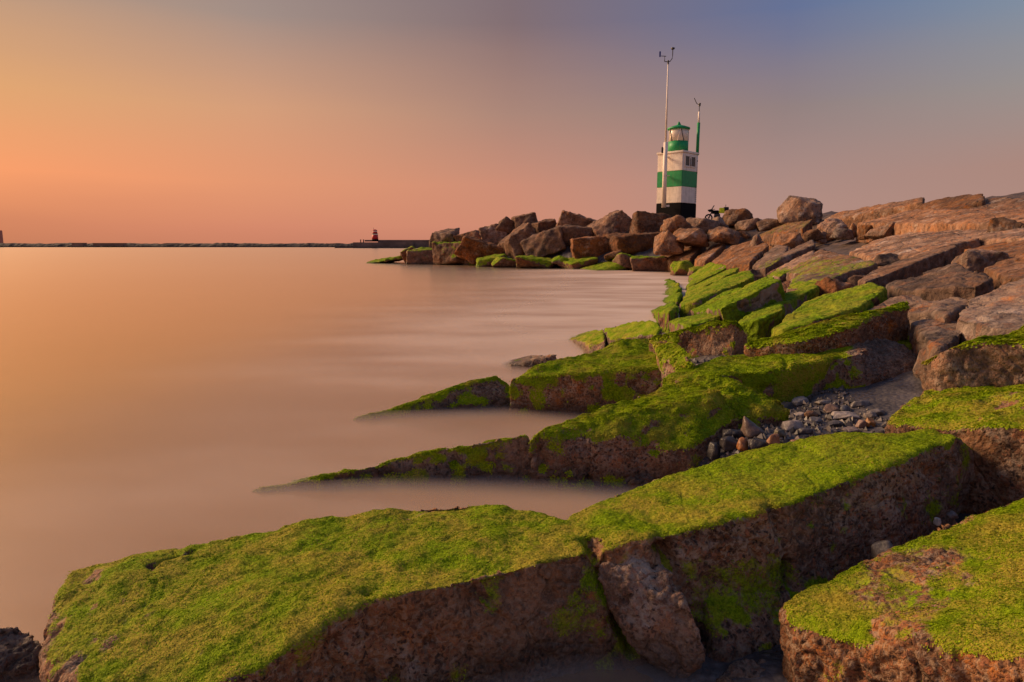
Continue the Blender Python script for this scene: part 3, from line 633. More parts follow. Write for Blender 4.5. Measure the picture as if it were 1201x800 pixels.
slab([(1116, 371), (1131, 351), (1201, 328), (1320, 300), (1320, 380), (1201, 379), (1170, 386)], 'broad smooth pinkish grey slab at the right edge', 7, .8, .0, .95, vox=.03, mid=.02)
slab([(1129, 292), (1169, 284), (1201, 281), (1300, 276), (1300, 306), (1201, 307), (1171, 309), (1147, 297)], 'pale brown slab at the right edge above the dark peaked rock', 8, .9, .0, .35)
slab([(1150, 312), (1172, 307), (1201, 312), (1300, 318), (1300, 328), (1201, 326), (1178, 326)], 'small rusty slab at the right edge beside the peaked rock', 5, .6, .0, .1)
slab([(1014, 364), (1044, 350), (1062, 346), (1149, 352), (1116, 369), (1083, 358), (1050, 362)], 'flat dark grey wet rock shelf under the pink-brown slab', 1, .5, .0, 1.0, mid=.06, vox=.03)
slab([(1064, 375), (1082, 369), (1116, 370), (1134, 387), (1120, 401), (1101, 411), (1081, 394)], 'layered dark grey wet shelf in the hollow right of the small mossy rock', -14, .5, .0, 1.0, mid=.06, vox=.026)
slab([(1000, 376), (1030, 365), (1064, 366), (1062, 374), (1030, 380)], 'flat grey muddy shelf between two green strips of slab', -8, .4, .0, 1.0, mid=.05, vox=.026)
slab([(880, 278), (916, 263), (958, 256), (945, 267), (896, 279)], 'olive slab over a dark gap, left of the rounded crest boulder', 12, 1.0, .4, .15, atop=9)
slab([(962, 257), (984, 248), (1040, 239), (1091, 230), (1089, 236), (1008, 251), (968, 262)], 'long low slab along the skyline right of the rounded crest boulder', 9, 1.1, .2, .15, atop=9)
slab([(1072, 243), (1091, 235), (1131, 228), (1158, 226), (1160, 234), (1115, 247), (1083, 251)], 'flat brown slab forming the highest point of the skyline', 14, 1.1, .2, .1, atop=9)
slab([(1100, 246), (1158, 235), (1174, 231), (1201, 235), (1290, 240), (1290, 250), (1201, 245), (1187, 250), (1120, 256), (1104, 252)], 'brown slab on the skyline at the right edge', 7, 1.1, .2, .1, atop=9)
slab([(1003, 262), (1067, 246), (1082, 252), (1120, 256), (1201, 246), (1290, 248), (1290, 262), (1201, 256), (1160, 265), (1064, 261)], 'wide olive slab below the skyline with rubble along its front edge', 10, 1.0, .30, .1, atop=9, cover=.8)
slab([(1030, 280), (1066, 273), (1110, 266), (1160, 266), (1201, 262), (1290, 264), (1290, 278), (1201, 278), (1150, 280), (1110, 273)], 'shadowy brown slab between the olive slab and the flat grey-brown one', 1, .8, .1, .2, atop=9)

# ------------------------------------------------------------------ boulders
def hullpts(sx, sy, sz, n=11, boxy=.6, rs=None):
    rs = rs or RNG
    d = rs.normal(size=(n, 3)); d /= np.linalg.norm(d, axis=1, keepdims=True)
    cube = d / np.abs(d).max(1, keepdims=True)
    p = d * (1 - boxy) + cube * boxy; p *= rs.uniform(.85, 1.08, (n, 1))
    p = np.vstack([p, [[-.8, -.7, -.9], [.8, -.7, -.9], [.8, .7, -.9], [-.8, .7, -.9]]])
    mn, mx = p.min(0), p.max(0); p = (p - (mn + mx) / 2) / ((mx - mn) / 2)
    return p * np.array([sx, sy, sz]) / 1.0
def blockpts(sx, sy, sz):
    p = np.array([(i, j, k) for i in (-1, 1) for j in (-1, 1) for k in (-1, 1)], float) * RNG.uniform(.55, 1.05, (8, 3))
    p = np.vstack([p, RNG.uniform(-.95, .95, (3, 3)) * np.array([1, 1, 1.05])])
    return p * np.array([sx, sy, sz])
def boulder(px, py, w, h, label, Y=None, tone=.15, algae=0.0, cover=.5, atop=99.0, group='boulders of the headland', rz=None, tilt=.3, boxy=.55, depth=.9, name='boulder', n=8, bare=.2, side=0.0, kw=1.15, kh=1.1, mat=None):
    c = at_y(px, py, Y) if Y else at_g(px, py + h * .15, .0)
    y = c[1]; c = at_y(px, py, y); w *= kw; h *= kh
    sx, sz = w * y / FPX / 2, h * y / FPX / 2; sy = sx * depth
    P = blockpts(sx, sy, sz * 1.15) if n == 7 else hullpts(sx, sy, sz * 1.15, n, boxy)
    R = Matrix.Rotation(rz if rz is not None else random.uniform(-.35, .35), 3, 'Z') @ Matrix.Rotation(random.uniform(-tilt, tilt), 3, 'Y')
    P = P @ np.array(R).T
    # keep the measured silhouette after turning
    P[:, 0] *= sx / max(1e-6, np.abs(P[:, 0]).max()); P[:, 2] *= sz * 1.1 / max(1e-6, np.abs(P[:, 2]).max())
    P += c + np.array([0, sy * .3, -sz * .05])
    s = min(sx, sz)
    return rock(name, [P], label, 'boulder', group, vox=min(.12, max(.02, y * .0022)), rnd=0, big=.09 * s, bigs=.9 * s + .1, mid=.10 * s, mids=.35 * s + .05, near=False,
                cover=cover if algae else 1.7, soft=.25, amount=algae, tone=tone, bare=bare, atop=atop, cull=False, side=side, mat=mat)
HB = [
 (459, 304, 34, 10, 'low green rock at the very tip of the headland', .9, .2, .3),
 (481, 300, 17, 19, 'squarish brown rock with mossy foot, second from the tip', .6, .1, .45),
 (500, 301, 27, 19, 'tan-topped block with mossy foot, third from the tip', .6, .05, .5),
 (523, 287, 30, 30, 'steep dark triangular boulder jutting up near the tip', .0, .4, 1.6),
 (532, 298, 34, 26, 'brown boulder with green skirt below the dark triangular one', .7, .2, .45),
 (556, 279, 34, 20, 'grey-brown boulder on the skyline right of the dark triangular one', .0, .3, 1.6),
 (563, 295, 40, 31, 'big reddish brown angular boulder at the waterline', .25, .0, .6),
 (583, 277, 28, 24, 'dark brown pointed boulder above the reddish angular one', .0, .15, 1.6),
 (598, 266, 24, 19, 'rounded boulder on the skyline, left of a slightly higher one', .0, .35, 1.6),
 (615, 262, 24, 20, 'pale rounded boulder topping the left half of the headland', .0, .5, 1.6),
 (612, 285, 42, 36, 'large pitted brown boulder with a rounded face, mid headland', .0, .25, 1.6),
 (640, 270, 24, 22, 'small brown boulder on the skyline between two pale humps', .0, .25, 1.6),
 (641, 287, 42, 36, 'large flat-faced boulder with a straight dark right edge', .0, .2, 1.6),
 (676, 263, 34, 24, 'pale lumpy boulder on the skyline above a tilted slab face', .0, .55, 1.6),
 (681, 277, 36, 26, 'boulder with smooth tilted brown face under the pale lumpy one', .0, .1, 1.6),
 (690, 293, 36, 24, 'tan leaning block low on the headland, pointing right', .1, .1, .8),
 (716, 266, 44, 34, 'large pale domed boulder, highest left of the lighthouse', .0, .5, 1.6),
 (721, 299, 20, 11, 'small orange-brown block low between the leaning block and the long rock', .0, .0, 1.6),
 (743, 284, 48, 28, 'long brown rock sloping down right of the pale domed boulder', .0, .2, 1.6),
 (766, 268, 36, 30, 'brown-grey boulder right below the black foot of the lighthouse', .0, .35, 1.6),
 (577, 307, 26, 15, 'rounded bright green rock at the waterline under the reddish boulder', 1.0, .2, .1),
 (596, 309, 30, 13, 'flat bright green rock at the waterline under the pitted boulder', 1.0, .2, .1),
 (632, 309, 36, 14, 'pair-wide bright green rock at the waterline below the flat-faced boulder', 1.0, .2, .1),
 (660, 307, 22, 15, 'dark green rock at the waterline in a shadowed gap', .7, .6, .3),
 (679, 309, 28, 14, 'yellow-green rock at the waterline under the leaning block', 1.0, .1, .1),
 (710, 313, 46, 14, 'long low bright green rock at the waterline, mid way to the slabs', 1.0, .2, .1),
 (739, 307, 26, 16, 'pale-topped green rock just right of the long low green one', .8, .3, .4),
 (764, 312, 34, 17, 'dark rock with olive top where headland and slabs meet', .7, .6, .55),
]
for px, py, w, h, lab, a, t, cv in HB:
    boulder(px, py, w, h, lab, tone=t, algae=a, cover=cv, side=.6 if a > .85 else .0, boxy=.35 if a > .85 else .75, kw=1.65 if a > .55 else 1.5, kh=1.22, tilt=.6, depth=1.15, n=7, mat=M_HEAD)
CB = [
 (940, 246, 48, 30, 'large rounded boulder crowning the skyline right of the motorcycle', 47, .45, .1),
 (866, 254, 28, 18, 'rounded boulder on the skyline right beside the motorcycle', 53, .3, .0),
 (979, 265, 30, 17, 'light tan broken boulder below the skyline slab', None, .0, .0),
 (1003, 269, 15, 15, 'brown upright stone second right of the light tan broken boulder', None, .15, .0),
 (1018, 272, 17, 14, 'orange-brown triangular stone beside the square block', None, .0, .0),
 (1043, 270, 38, 23, 'square rust-brown block with a flat lit front on the slope', None, .0, .0),
 (989, 274, 22, 12, 'dark shadowed stone under the light tan broken boulder', None, .7, .0),
 (1186, 270, 38, 27, 'dark brown boulder leaning into the right edge beside a black gap', None, .25, .0),
 (928, 283, 34, 22, 'brown boulder in the clefts below the olive slab', None, .2, .0),
 (888, 292, 25, 30, 'grey broken boulder among the brown slabs below the skyline', None, .6, .0),
 (1155, 307, 50, 28, 'dark peaked rock at the right with a flat lit left shoulder', None, .2, .0),
 (1046, 304, 38, 13, 'rust-brown block in the cleft behind the beam-like slab', None, .0, .0),
 (955, 276, 26, 14, 'brown rubble stone above the broad olive brown slab', None, .2, .0),
 (946, 297, 26, 12, 'grey rough stone on the olive slope left of centre', None, .6, .0),
 (1003, 318, 34, 14, 'jagged grey-brown rubble at the front of the broad olive brown slab', None, .4, .0),
 (848, 262, 22, 16, 'grey-brown boulder just under the motorcycle', 52, .4, .0),
 (826, 264, 36, 16, 'brown flat boulder right of the lighthouse foot', 51, .1, .0),
 (798, 264, 34, 20, 'grey-brown boulder directly under the lighthouse foot', 50.5, .45, .0),
 (812, 276, 44, 22, 'broad brown boulder face below the lighthouse', 48, .05, .0),
 (786, 284, 34, 24, 'dark brown boulder left of the broad face below the lighthouse', 48.5, .2, .0),
 (852, 275, 34, 20, 'brown boulder in front of the motorcycle, lower on the slope', 47, .2, .0),
 (880, 262, 28, 14, 'low dark boulder between the motorcycle and the crest boulder', 50, .5, .0),
 (905, 262, 30, 14, 'low brown boulder left of the rounded crest boulder', 49, .2, .0),
 (1085, 266, 26, 9, 'crumbly brown rubble lump under the olive slab, left one', None, .2, .0),
 (1112, 267, 28, 9, 'crumbly brown rubble lump under the olive slab, middle one', None, .1, .0),
 (1138, 268, 24, 8, 'crumbly brown rubble lump under the olive slab, right one', None, .15, .0),
 (802, 314, 26, 16, 'round bright green hummock between the olive dark rock and the slabs', None, .2, 1.0),
 (820, 318, 22, 12, 'small green rock right of the round green hummock', None, .2, 1.0),
]
for px, py, w, h, lab, Y, t, a in CB:
    boulder(px, py, w, h, lab, Y=Y, tone=t, algae=a, cover=.25 if a > .5 else 1.6, side=.6 if a > .5 else 0.0, group='boulders on the slope and crest', boxy=.15 if 'round' in lab else .6, n=18 if 'round' in lab else 8, depth=1.0)

# rubble packed between the named boulders
FILL = []
def filler(n, fn, size, group, tone=(.0, .5), sink=.3):
    placed = []
    for k in range(n * 30):
        if len(placed) >= n: break
        x, y = fn()
        s = random.uniform(*size)
        if any((x - a) ** 2 + (y - b) ** 2 < (s + c) ** 2 * .55 for a, b, c in placed): continue
        placed.append((x, y, s)); z = float(G(x, y)) - sink
        P = hullpts(s * random.uniform(.8, 1.25), s * random.uniform(.8, 1.2), s * random.uniform(.55, .8), 9, .6)
        R = Matrix.Rotation(random.uniform(0, 6.28), 3, 'Z') @ Matrix.Rotation(random.uniform(-.35, .35), 3, 'Y')
        P = P @ np.array(R).T + np.array([x, y, z]); t = random.uniform(*tone)
        o = rock('boulder', [P], 'x', 'boulder', group, vox=max(.03, y * .002), rnd=1, big=.1 * s, bigs=s, mid=.09 * s, mids=.35 * s, near=False, cover=.4, amount=1.0, soft=.25,
             atop=.55, tone=t, cull=False, mat=M_HEAD)
        FILL.append((o, P.mean(0), t, z))
def fn_head():
    s = random.uniform(-3, HLEN - 2); d = random.uniform(.6, 9.0)
    p = HL0 + HD * s + HN * d; return p[0], p[1]
filler(34, fn_head, (1.0, 1.4), 'filler boulders of the headland', sink=.9)
def fn_slope():
    y = random.uniform(13, 40); x = np.interp(y, YS, XS) + random.uniform(1.5, 12); return x, y
filler(60, fn_slope, (.3, .5), 'rubble stones between the slabs', (0, .5), sink=.22)
def proj(p):
    d = np.asarray(p) - CAM; f = d[1] * math.cos(PITCH) - d[2] * math.sin(PITCH); u = d[1] * math.sin(PITCH) + d[2] * math.cos(PITCH)
    return W0 / 2 + FPX * d[0] / f, H0 / 2 - FPX * u / f
def label_fillers():
    bpy.context.view_layer.update(); dg = bpy.context.evaluated_depsgraph_get()
    named = []
    for o in bpy.data.objects:
        if o.parent is None and o.get('category') in ('boulder', 'slab') and o['label'] != 'x':
            w = o['label'].replace(',', '').split(); cut = len(w)
            for k, a in enumerate(w):
                if k > 2 and a in ('with', 'at', 'on', 'in', 'above', 'below', 'right', 'left', 'under', 'between', 'among', 'beside', 'behind', 'jutting', 'topping', 'standing', 'low', 'mid', 'just', 'where', 'next', 'second', 'third', 'over', 'along', 'forming', 'climbing', 'fading', 'leaning', 'crowning', 'directly', 'dipping', 'sliding', 'filling', 'wedged', 'butted', 'perched', 'barely', 'touching', 'sloping', 'nearer', 'running', 'highest', 'pointing', 'ending', 'half', 'right', 'that', 'of', 'to', 'solid'): cut = k; break
            b = np.array([o.matrix_world @ Vector(c) for c in o.bound_box]).mean(0)
            named.append((proj(b), ' '.join(w[:min(cut, 6)])))
    seen = {}
    order = sorted(FILL, key=lambda f: f[1][1])
    for o, c, t, z in order:
        me = o.data; n = len(me.vertices); hits = 0
        for k in range(0, n, max(1, n // 60)):
            p = o.matrix_world @ me.vertices[k].co; v = p - Vector(CAM)
            ok, loc, nr, ix, ob, mt = SC.ray_cast(dg, Vector(CAM), v.normalized(), distance=v.length - .04)
            x, y = proj(p)
            if not ok and 0 < x < W0 and y < H0 and p.z > 0: hits += 1
        if hits < 2: bpy.data.objects.remove(o); continue
        x, y = proj(c); dd = sorted(((x - a) ** 2 + 4 * (y - b) ** 2, a, b, lab) for (a, b), lab in named)
        colw = 'reddish' if t < .17 else 'brown' if t < .34 else 'greyish'
        done = False
        for rank in range(6):
            _, a, b, lab = dd[rank]
            rel = 'just right of' if x - a > 7 else 'just left of' if a - x > 7 else 'just above' if y < b else 'just below'
            for sz in (('small', 'stone') if 'rubble' in o['group'] else ('plain', 'boulder')),:
                l = f"{sz[0]} {colw} {sz[1]} {rel} the {lab}"
                if l not in seen and len(l.split()) <= 16:
                    seen[l] = 1; o['label'] = l; done = True; break
            if done: break
        if not done: o['label'] = 'small brown stone half hidden between slabs' if 'rubble' in o['group'] else 'plain brown boulder filling a gap in the headland'
label_fillers()

# ------------------------------------------------------------------ pebbles of the little pool
ST = [
 (886, 499, 27, 21, 'largest stone of the pool, a grey-brown pyramid by the moss hummock', (.20, .13, .10)),
 (872, 520, 13, 14, 'upright orange stone left of the grey pyramid stone', (.42, .16, .05)),
 (907, 515, 15, 12, 'rounded orange stone below the grey pyramid stone', (.45, .20, .09)),
 (857, 520, 22, 14, 'dark stone tight left of the upright orange stone', (.06, .05, .05)),
 (838, 528, 13, 18, 'dark upright stone at the lower left end of the pebble bed', (.05, .045, .05)),
 (861, 508, 24, 11, 'flat black stone left of the grey pyramid stone', (.045, .04, .045)),
 (890, 520, 22, 11, 'black stone between the two orange stones', (.05, .04, .04)),
 (932, 499, 25, 11, 'pale flat-bottomed stone in the middle of the pool', (.42, .34, .30)),
 (939, 470, 20, 8, 'pale slab stone farthest left at the back of the pool', (.42, .38, .37)),
 (966, 471, 17, 5, 'thin pale stone at the back of the pool under the long mossy block', (.45, .38, .32)),
 (977, 480, 19, 9, 'smooth brown oval stone at the back of the pool', (.24, .15, .11)),
 (992, 479, 12, 8, 'blue-grey stone touching the smooth brown oval one', (.20, .19, .20)),
 (994, 487, 31, 6, 'long pale lozenge of stone near the pool centre', (.45, .38, .35)),
 (938, 487, 12, 6, 'small whitish stone left of the rusty patch', (.48, .40, .35)),
 (952, 486, 15, 8, 'rusty brown stone among the grey ones', (.26, .13, .06)),
 (958, 493, 16, 8, 'mid grey stone left of the long pale lozenge', (.20, .18, .18)),
 (1010, 473, 21, 8, 'grey stone at the far right back of the pool', (.24, .21, .20)),
 (1030, 483, 20, 7, 'flat grey stone at the right side of the pool', (.22, .19, .18)),
 (1022, 487, 14, 7, 'beige stone before the flat grey one at the right', (.32, .26, .22)),
 (1012, 497, 12, 9, 'pinkish round stone beside the orange one at the right', (.42, .27, .22)),
 (1021, 495, 11, 10, 'orange stone tucked against the rust-red slab', (.50, .22, .06)),
 (946, 505, 16, 7, 'dark grey stone half sunk in the mud below the pale flat-bottomed one', (.09, .08, .09)),
 (982, 496, 18, 6, 'dark flat stone below the long pale lozenge', (.10, .09, .10)),
 (917, 508, 14, 8, 'brown-green stone right of the rounded orange one', (.16, .13, .08)),
 (934, 518, 12, 5, 'thin rust-coloured chip at the edge of the broad sloping block', (.36, .17, .09)),
 (903, 493, 20, 9, 'reddish stone behind the grey pyramid stone', (.24, .14, .11)),
 (1000, 504, 20, 5, 'thin pinkish chip at the right front of the pool', (.33, .25, .22)),
 (925, 476, 16, 9, 'black stone at the foot of the moss hummock', (.05, .045, .045)),
]
PM = {}
def stone(px, py, w, h, label, col, z=None, cat='stone', group='stones in the pebble pool'):
    if z is None:
        d = ray(px, py + h * .35); t = np.linspace(3, 9, 1500) / d[1]; P = CAM + d * t[:, None]
        b = P[:, 2] < terrain(P[:, 0], P[:, 1]) + .02
        c = P[int(np.argmax(b))] if b.any() else P[-1]
    else: c = at_z(px, py + h * .35, z)
    y = c[1]; sx, sz = w * y / FPX / 2 * 1.08, h * y / FPX / 2 * 1.12
    P = hullpts(sx, max(sx * .75, sz), sz, 5 if 'pyramid, ' in label or 'a grey-brown pyramid' in label else 16, .15); col = tuple(v * .62 for v in col)
    R = Matrix.Rotation(random.uniform(-.3, .3), 3, 'Z') @ Matrix.Rotation(random.uniform(-.12, .12), 3, 'Y')
    P = P @ np.array(R).T + c + np.array([0, sx * .3, sz * .55])
    s = min(sx, sz)
    V, F, Nn = remeshed([P], max(.006, s * .16), 4); SEED[0] += 3
    V = V + Nn * (.12 * s * fbm(V / (s * 1.2) + SEED[0], 3, SEED[0]))[:, None]
    c0 = V.mean(0); c0[2] = V[:, 2].min(); me = mesh_np('stone', V - c0, F)
    m = simple('stone_' + str(len(PM)), col, .45, 0, .35, 22.0, .5); PM[label] = m
    o = link('stone', me, m); o.location = c0; NTRI[0] += 2 * len(F)
    return tag(o, label, cat, group)
for a in ST: stone(*a)
stone(1040, 645, 22, 24, 'rounded grey stone stuck in the gap above the corner block', (.20, .17, .15), z=.50, group='loose stones in the gaps')
stone(1100, 611, 6, 9, 'tiny white stone in the gap above the corner block', (.7, .66, .62), z=.56, group='loose stones in the gaps')
stone(1118, 604, 14, 8, 'flat grey stone right of the tiny white one in the gap', (.24, .20, .19), z=.55, group='loose stones in the gaps')
def gravel():
    V, F = [], []
    base = np.array([[1, 0, 0], [0, 1, 0], [-1, 0, 0], [0, -1, 0], [0, 0, 1], [0, 0, -1]], float)
    tri = np.array([[0, 1, 4], [1, 2, 4], [2, 3, 4], [3, 0, 4], [1, 0, 5], [2, 1, 5], [3, 2, 5], [0, 3, 5]])
    n = 6500
    y = np.where(RNG.uniform(0, 1, n) < .55, RNG.uniform(4.8, 7.6, n), RNG.uniform(3.4, 13, n)); x = np.interp(y, YS, XS) + np.where((y > 4.8) & (y < 7.6), RNG.uniform(2.5, 5.4, n), RNG.uniform(2.5, 7, n))
    s = RNG.lognormal(-4.2, .5, n).clip(.006, .045)
    zz = tz(x[None, :], y[None, :])[0]
    for k in range(n):
        b = base * s[k] * RNG.uniform(.6, 1.3, 3) + RNG.normal(0, s[k] * .18, (6, 3))
        V.append(b + np.array([x[k], y[k], zz[k] + s[k] * .2])); F.append(tri + 6 * k)
    me = mesh_np('gravel', np.vstack(V), np.vstack(F), False); NTRI[0] += 8 * n
    attr(me, 'rnd', np.repeat(RNG.uniform(0, 1, n), 6))
    m, nt = new_mat('gravel'); N = NT(nt)
    r = N.n('ShaderNodeAttribute', attribute_name='rnd').outputs['Fac']
    c = N.mix(N.rng(r, 0, .8, 0, 1, False), (.03, .027, .028), (.13, .105, .095)); c = N.mix(N.rng(r, .93, .95), c, (.26, .19, .15))
    N.out(N.n('ShaderNodeBsdfPrincipled', {'Base Color': c, 'Roughness': .5}).outputs[0])
    tag(link('gravel', me, m), 'dark wet gravel between the blocks', 'gravel', kind='stuff')
gravel()
# orange weed on the broad block
def weed():
    c = at_z(1031, 519, .835); pts = []
    for k in range(9):
        o = np.array([RNG.uniform(-.05, .05), RNG.uniform(-.03, .03), RNG.uniform(.0, .02)])
        pts.append(hullpts(RNG.uniform(.012, .024), RNG.uniform(.01, .018), RNG.uniform(.008, .018), 9, .1) + c + o)
    V, F, Nn = remeshed(pts, .004, 1); V += Nn * (.006 * fbm(V / .015, 2, 3))[:, None]
    me = mesh_np('seaweed', V - c, F); o = link('seaweed', me, simple('orange_weed', (.55, .26, .06), .6, 0, .5, 60, .5)); o.location = c
    tag(o, 'small clump of orange dried seaweed on the smooth bright green block', 'seaweed')
weed()
# ------------------------------------------------------------------ built things
def bm_new(): return bmesh.new()
def add_box(bm, c, s, rz=0.0, bev=0.0):
    r = bmesh.ops.create_cube(bm, size=1.0); vs = r['verts']
    M = Matrix.Translation(c) @ Matrix.Rotation(rz, 4, 'Z') @ Matrix.Diagonal((s[0], s[1], s[2], 1))
    bmesh.ops.transform(bm, matrix=M, verts=vs)
    if bev: bmesh.ops.bevel(bm, geom=list({e for v in vs for e in v.link_edges}), offset=bev, segments=2, affect='EDGES')
def add_tube(bm, pts, r, seg=12):
    if not isinstance(r, (list, tuple)): r = [r] * len(pts)
    rings = []
    for i, p in enumerate(pts):
        p = Vector(p); a = Vector(pts[max(0, i - 1)]); b = Vector(pts[min(len(pts) - 1, i + 1)])
        d = (b - a).normalized(); up = Vector((0, 0, 1)) if abs(d.z) < .95 else Vector((1, 0, 0))
        u = d.cross(up).normalized(); v = d.cross(u)
        rings.append([bm.verts.new(p + (u * math.cos(t) + v * math.sin(t)) * r[i]) for t in [2 * math.pi * k / seg for k in range(seg)]])
    for A, B in zip(rings[:-1], rings[1:]):
        for k in range(seg): bm.faces.new((A[k], A[(k + 1) % seg], B[(k + 1) % seg], B[k]))
    bm.faces.new(rings[0]); bm.faces.new(rings[-1])
def add_lathe(bm, prof, seg=32, c=(0, 0, 0)):
    rings = []
    for r, z in prof:
        rings.append([bm.verts.new((c[0] + r * math.cos(t), c[1] + r * math.sin(t), c[2] + z)) for t in [2 * math.pi * k / seg for k in range(seg)]])
    for A, B in zip(rings[:-1], rings[1:]):
        for k in range(seg): bm.faces.new((A[k], A[(k + 1) % seg], B[(k + 1) % seg], B[k]))
    bm.faces.new(rings[0]); bm.faces.new(rings[-1])
def part(name, bm, mat, parent, smooth=False):
    bmesh.ops.recalc_face_normals(bm, faces=bm.faces)
    me = bpy.data.meshes.new(name); bm.to_mesh(me); bm.free()
    for p in me.polygons: p.use_smooth = smooth
    NTRI[0] += sum(len(p.vertices) - 2 for p in me.polygons)
    return link(name, me, mat, parent)
def B(*boxes):
    bm = bm_new()
    for b in boxes: add_box(bm, *b)
    return bm
def T(*tubes):
    bm = bm_new()
    for t in tubes: add_tube(bm, *t)
    return bm

M_WHITE = simple('weathered_white_paint', (.88, .76, .65), .55, 0, .09, 3.0, streak=.3)
M_GREEN = simple('green_paint', (.008, .29, .085), .5, 0, .14, 3.0, streak=.25)
M_BLACK = simple('black_paint', (.006, .005, .006), .8, 0, .2, 3.0, 0, .12)
M_DARKGL = simple('dark_window_glass', (.02, .018, .022), .12, 0, .1, 2.0)
M_METAL = simple('dark_metal', (.06, .055, .055), .45, .4, .2, 6.0)
M_BLUE = simple('blue_vane', (.02, .03, .22), .5)
M_RED = simple('red_paint', (.52, .022, .022), .5, 0, .1, 2.0)
M_CONC = simple('old_concrete', (.19, .125, .10), .85, 0, .35, .12, .3)
M_DROCK = simple('dark_breakwater_rock', (.055, .04, .036), .9, 0, .5, .5, .5)
M_YEL = simple('yellow_vinyl', (.85, .92, .012), .5)
M_RUB = simple('black_rubber', (.012, .012, .012), .7)
mg, nt = new_mat('lantern_glass'); N = NT(nt)
N.out(N.n('ShaderNodeMixShader', {'Fac': .85, 1: N.n('ShaderNodeBsdfTransparent').outputs[0], 2: N.n('ShaderNodeBsdfPrincipled', {'Base Color': (.92, .78, .64, 1), 'Roughness': .25}).outputs[0]}).outputs[0])

LY = 58.5
lc = at_y(792.7, 254, LY); PXM = FPX / LY                    # pixels per metre at the tower
def zt(py): return float(at_y(792.7, py, LY)[2])
z0 = TOPZ - .5
tower = empty('lighthouse', (lc[0], LY, z0))
tag(tower, 'square green and white lighthouse with black foot and round lantern, on the headland', 'lighthouse')
side = 46.0 / PXM / math.sqrt(2)
def sq(za, zb, w, rz=math.pi / 4, bev=.03): return B(((0, 0, (za + zb) / 2 - z0), (w, w, zb - za), rz, bev))
part('black_plinth', sq(z0, zt(239), side + .02), M_BLACK, tower)
part('lower_wall', sq(zt(239), zt(220.3), side), M_WHITE, tower)
part('green_band', sq(zt(220.3), zt(202), side + .012), M_GREEN, tower)
part('upper_wall', sq(zt(202), zt(181.5), side), M_WHITE, tower)
part('roof_slab', sq(zt(181.5), zt(179.2), side + .16, bev=.02), M_WHITE, tower)
lr = 11.2 / PXM
bm = bm_new(); add_lathe(bm, [(lr, zt(179.2) - z0), (lr, zt(166.5) - z0), (lr * .5, zt(166.2) - z0)], 28); part('lantern_base', bm, M_GREEN, tower, True)
bm = bm_new(); add_lathe(bm, [(lr * .97, zt(166.4) - z0), (lr * .97, zt(151) - z0)], 28); part('lantern_pane', bm, mg, tower, True)
za, zb = zt(166.4) - z0, zt(151) - z0
for k in range(10):
    a = 2 * math.pi * k / 10; b = a + (.32 if k % 2 else -.32)
    part('glazing_bar', T(([(lr * math.cos(a), lr * math.sin(a), za), (lr * math.cos(b), lr * math.sin(b), zb)], .028, 6)), M_WHITE if k % 2 else M_METAL, tower)
bm = bm_new(); add_lathe(bm, [(.04, za), (.05, za + .35), (.17, za + .45), (.18, za + .62), (.10, za + .72), (.02, za + .76)], 14); part('lamp', bm, M_METAL, tower, True)
bm = bm_new(); rr = 12.7 / PXM
add_lathe(bm, [(rr * .95, zb - .10), (rr, zb - .02), (rr * .98, zb + .05), (rr * .55, zb + .20), (rr * .22, zb + .28)], 28); roof = part('roof', bm, M_GREEN, tower, True)
bm = bm_new(); add_lathe(bm, [(.20, zb + .26), (.17, zb + .34), (.08, zb + .50), (.02, zb + .58)], 14); part('finial', bm, M_GREEN, roof, True)
# windows on the right-hand face (normal +x-y)
fn = Vector((1, -1, 0)).normalized(); ft = Vector((1, 1, 0)).normalized()
zw = (zt(184.8) + zt(197)) / 2 - z0; hw = zt(184.8) - zt(197)
for u in (-.52, .38):
    c = fn * (side / 2) + ft * u; c.z = zw
    w = part('window', B((tuple(c), (.60, .05, hw * .86), math.pi / 4, 0)), M_DARKGL, tower)
    bm = bm_new()
    for dx, dz, sx, sz in ((0, hw / 2, .76, .09), (0, -hw / 2, .76, .09), (-.35, 0, .08, hw), (.35, 0, .08, hw)):
        p = c + ft * dx + fn * .02; p.z += dz; add_box(bm, tuple(p), (sx, .10, sz), math.pi / 4, 0)
    part('frame', bm, M_WHITE, w)
c = fn * (side / 2 + .05) + ft * (-.07); c.z = zw
part('shutter_latch', B((tuple(c), (.06, .08, .5), math.pi / 4, 0), ((c.x, c.y, zw - .3), (.14, .08, .08), math.pi / 4, 0)), M_METAL, tower)
for k in range(9):
    c = fn * (side / 2 + .06) + ft * (side / 2 - .22); z = zt(237) - z0 + k * .16 + .02
    part('rung', T(([tuple(c - ft * .12 + Vector((0, 0, z))), tuple(c + ft * .12 + Vector((0, 0, z)))], .016, 6)), M_METAL, tower)

# weather mast in front of the left face
mb = at_y(778.5, 243.5, LY - 1.25); mt = LY - 1.25
def zm(py): return float(at_y(780, py, mt)[2])
mast = empty('weather_mast', (mb[0], mt, mb[2]))
tag(mast, 'tall white mast with wind vane and cup sensor, left of the lighthouse', 'mast')
zB = mb[2]
part('lower_tube', T(([(0, 0, 0), (0, 0, zm(167) - zB)], [.19, .17], 16)), M_WHITE, mast, True)
part('upper_tube', T(([(0, 0, zm(167) - zB), (0, 0, zm(72) - zB)], [.085, .05], 12)), M_WHITE, mast, True)
part('foot_bracket', B(((.22, .1, .14), (.5, .14, .16), 0, .01)), M_WHITE, mast)
part('wall_bracket', B(((.25, .2, zm(206) - zB), (.35, .4, .06), 0, .01)), M_WHITE, mast)
part('wall_bracket', B(((.25, .3, zm(184) - zB), (.3, .5, .05), 0, .01)), M_WHITE, mast)
part('wall_box', B(((-.24, .1, zm(176) - zB), (.14, .16, .5), 0, .03)), M_METAL, mast)
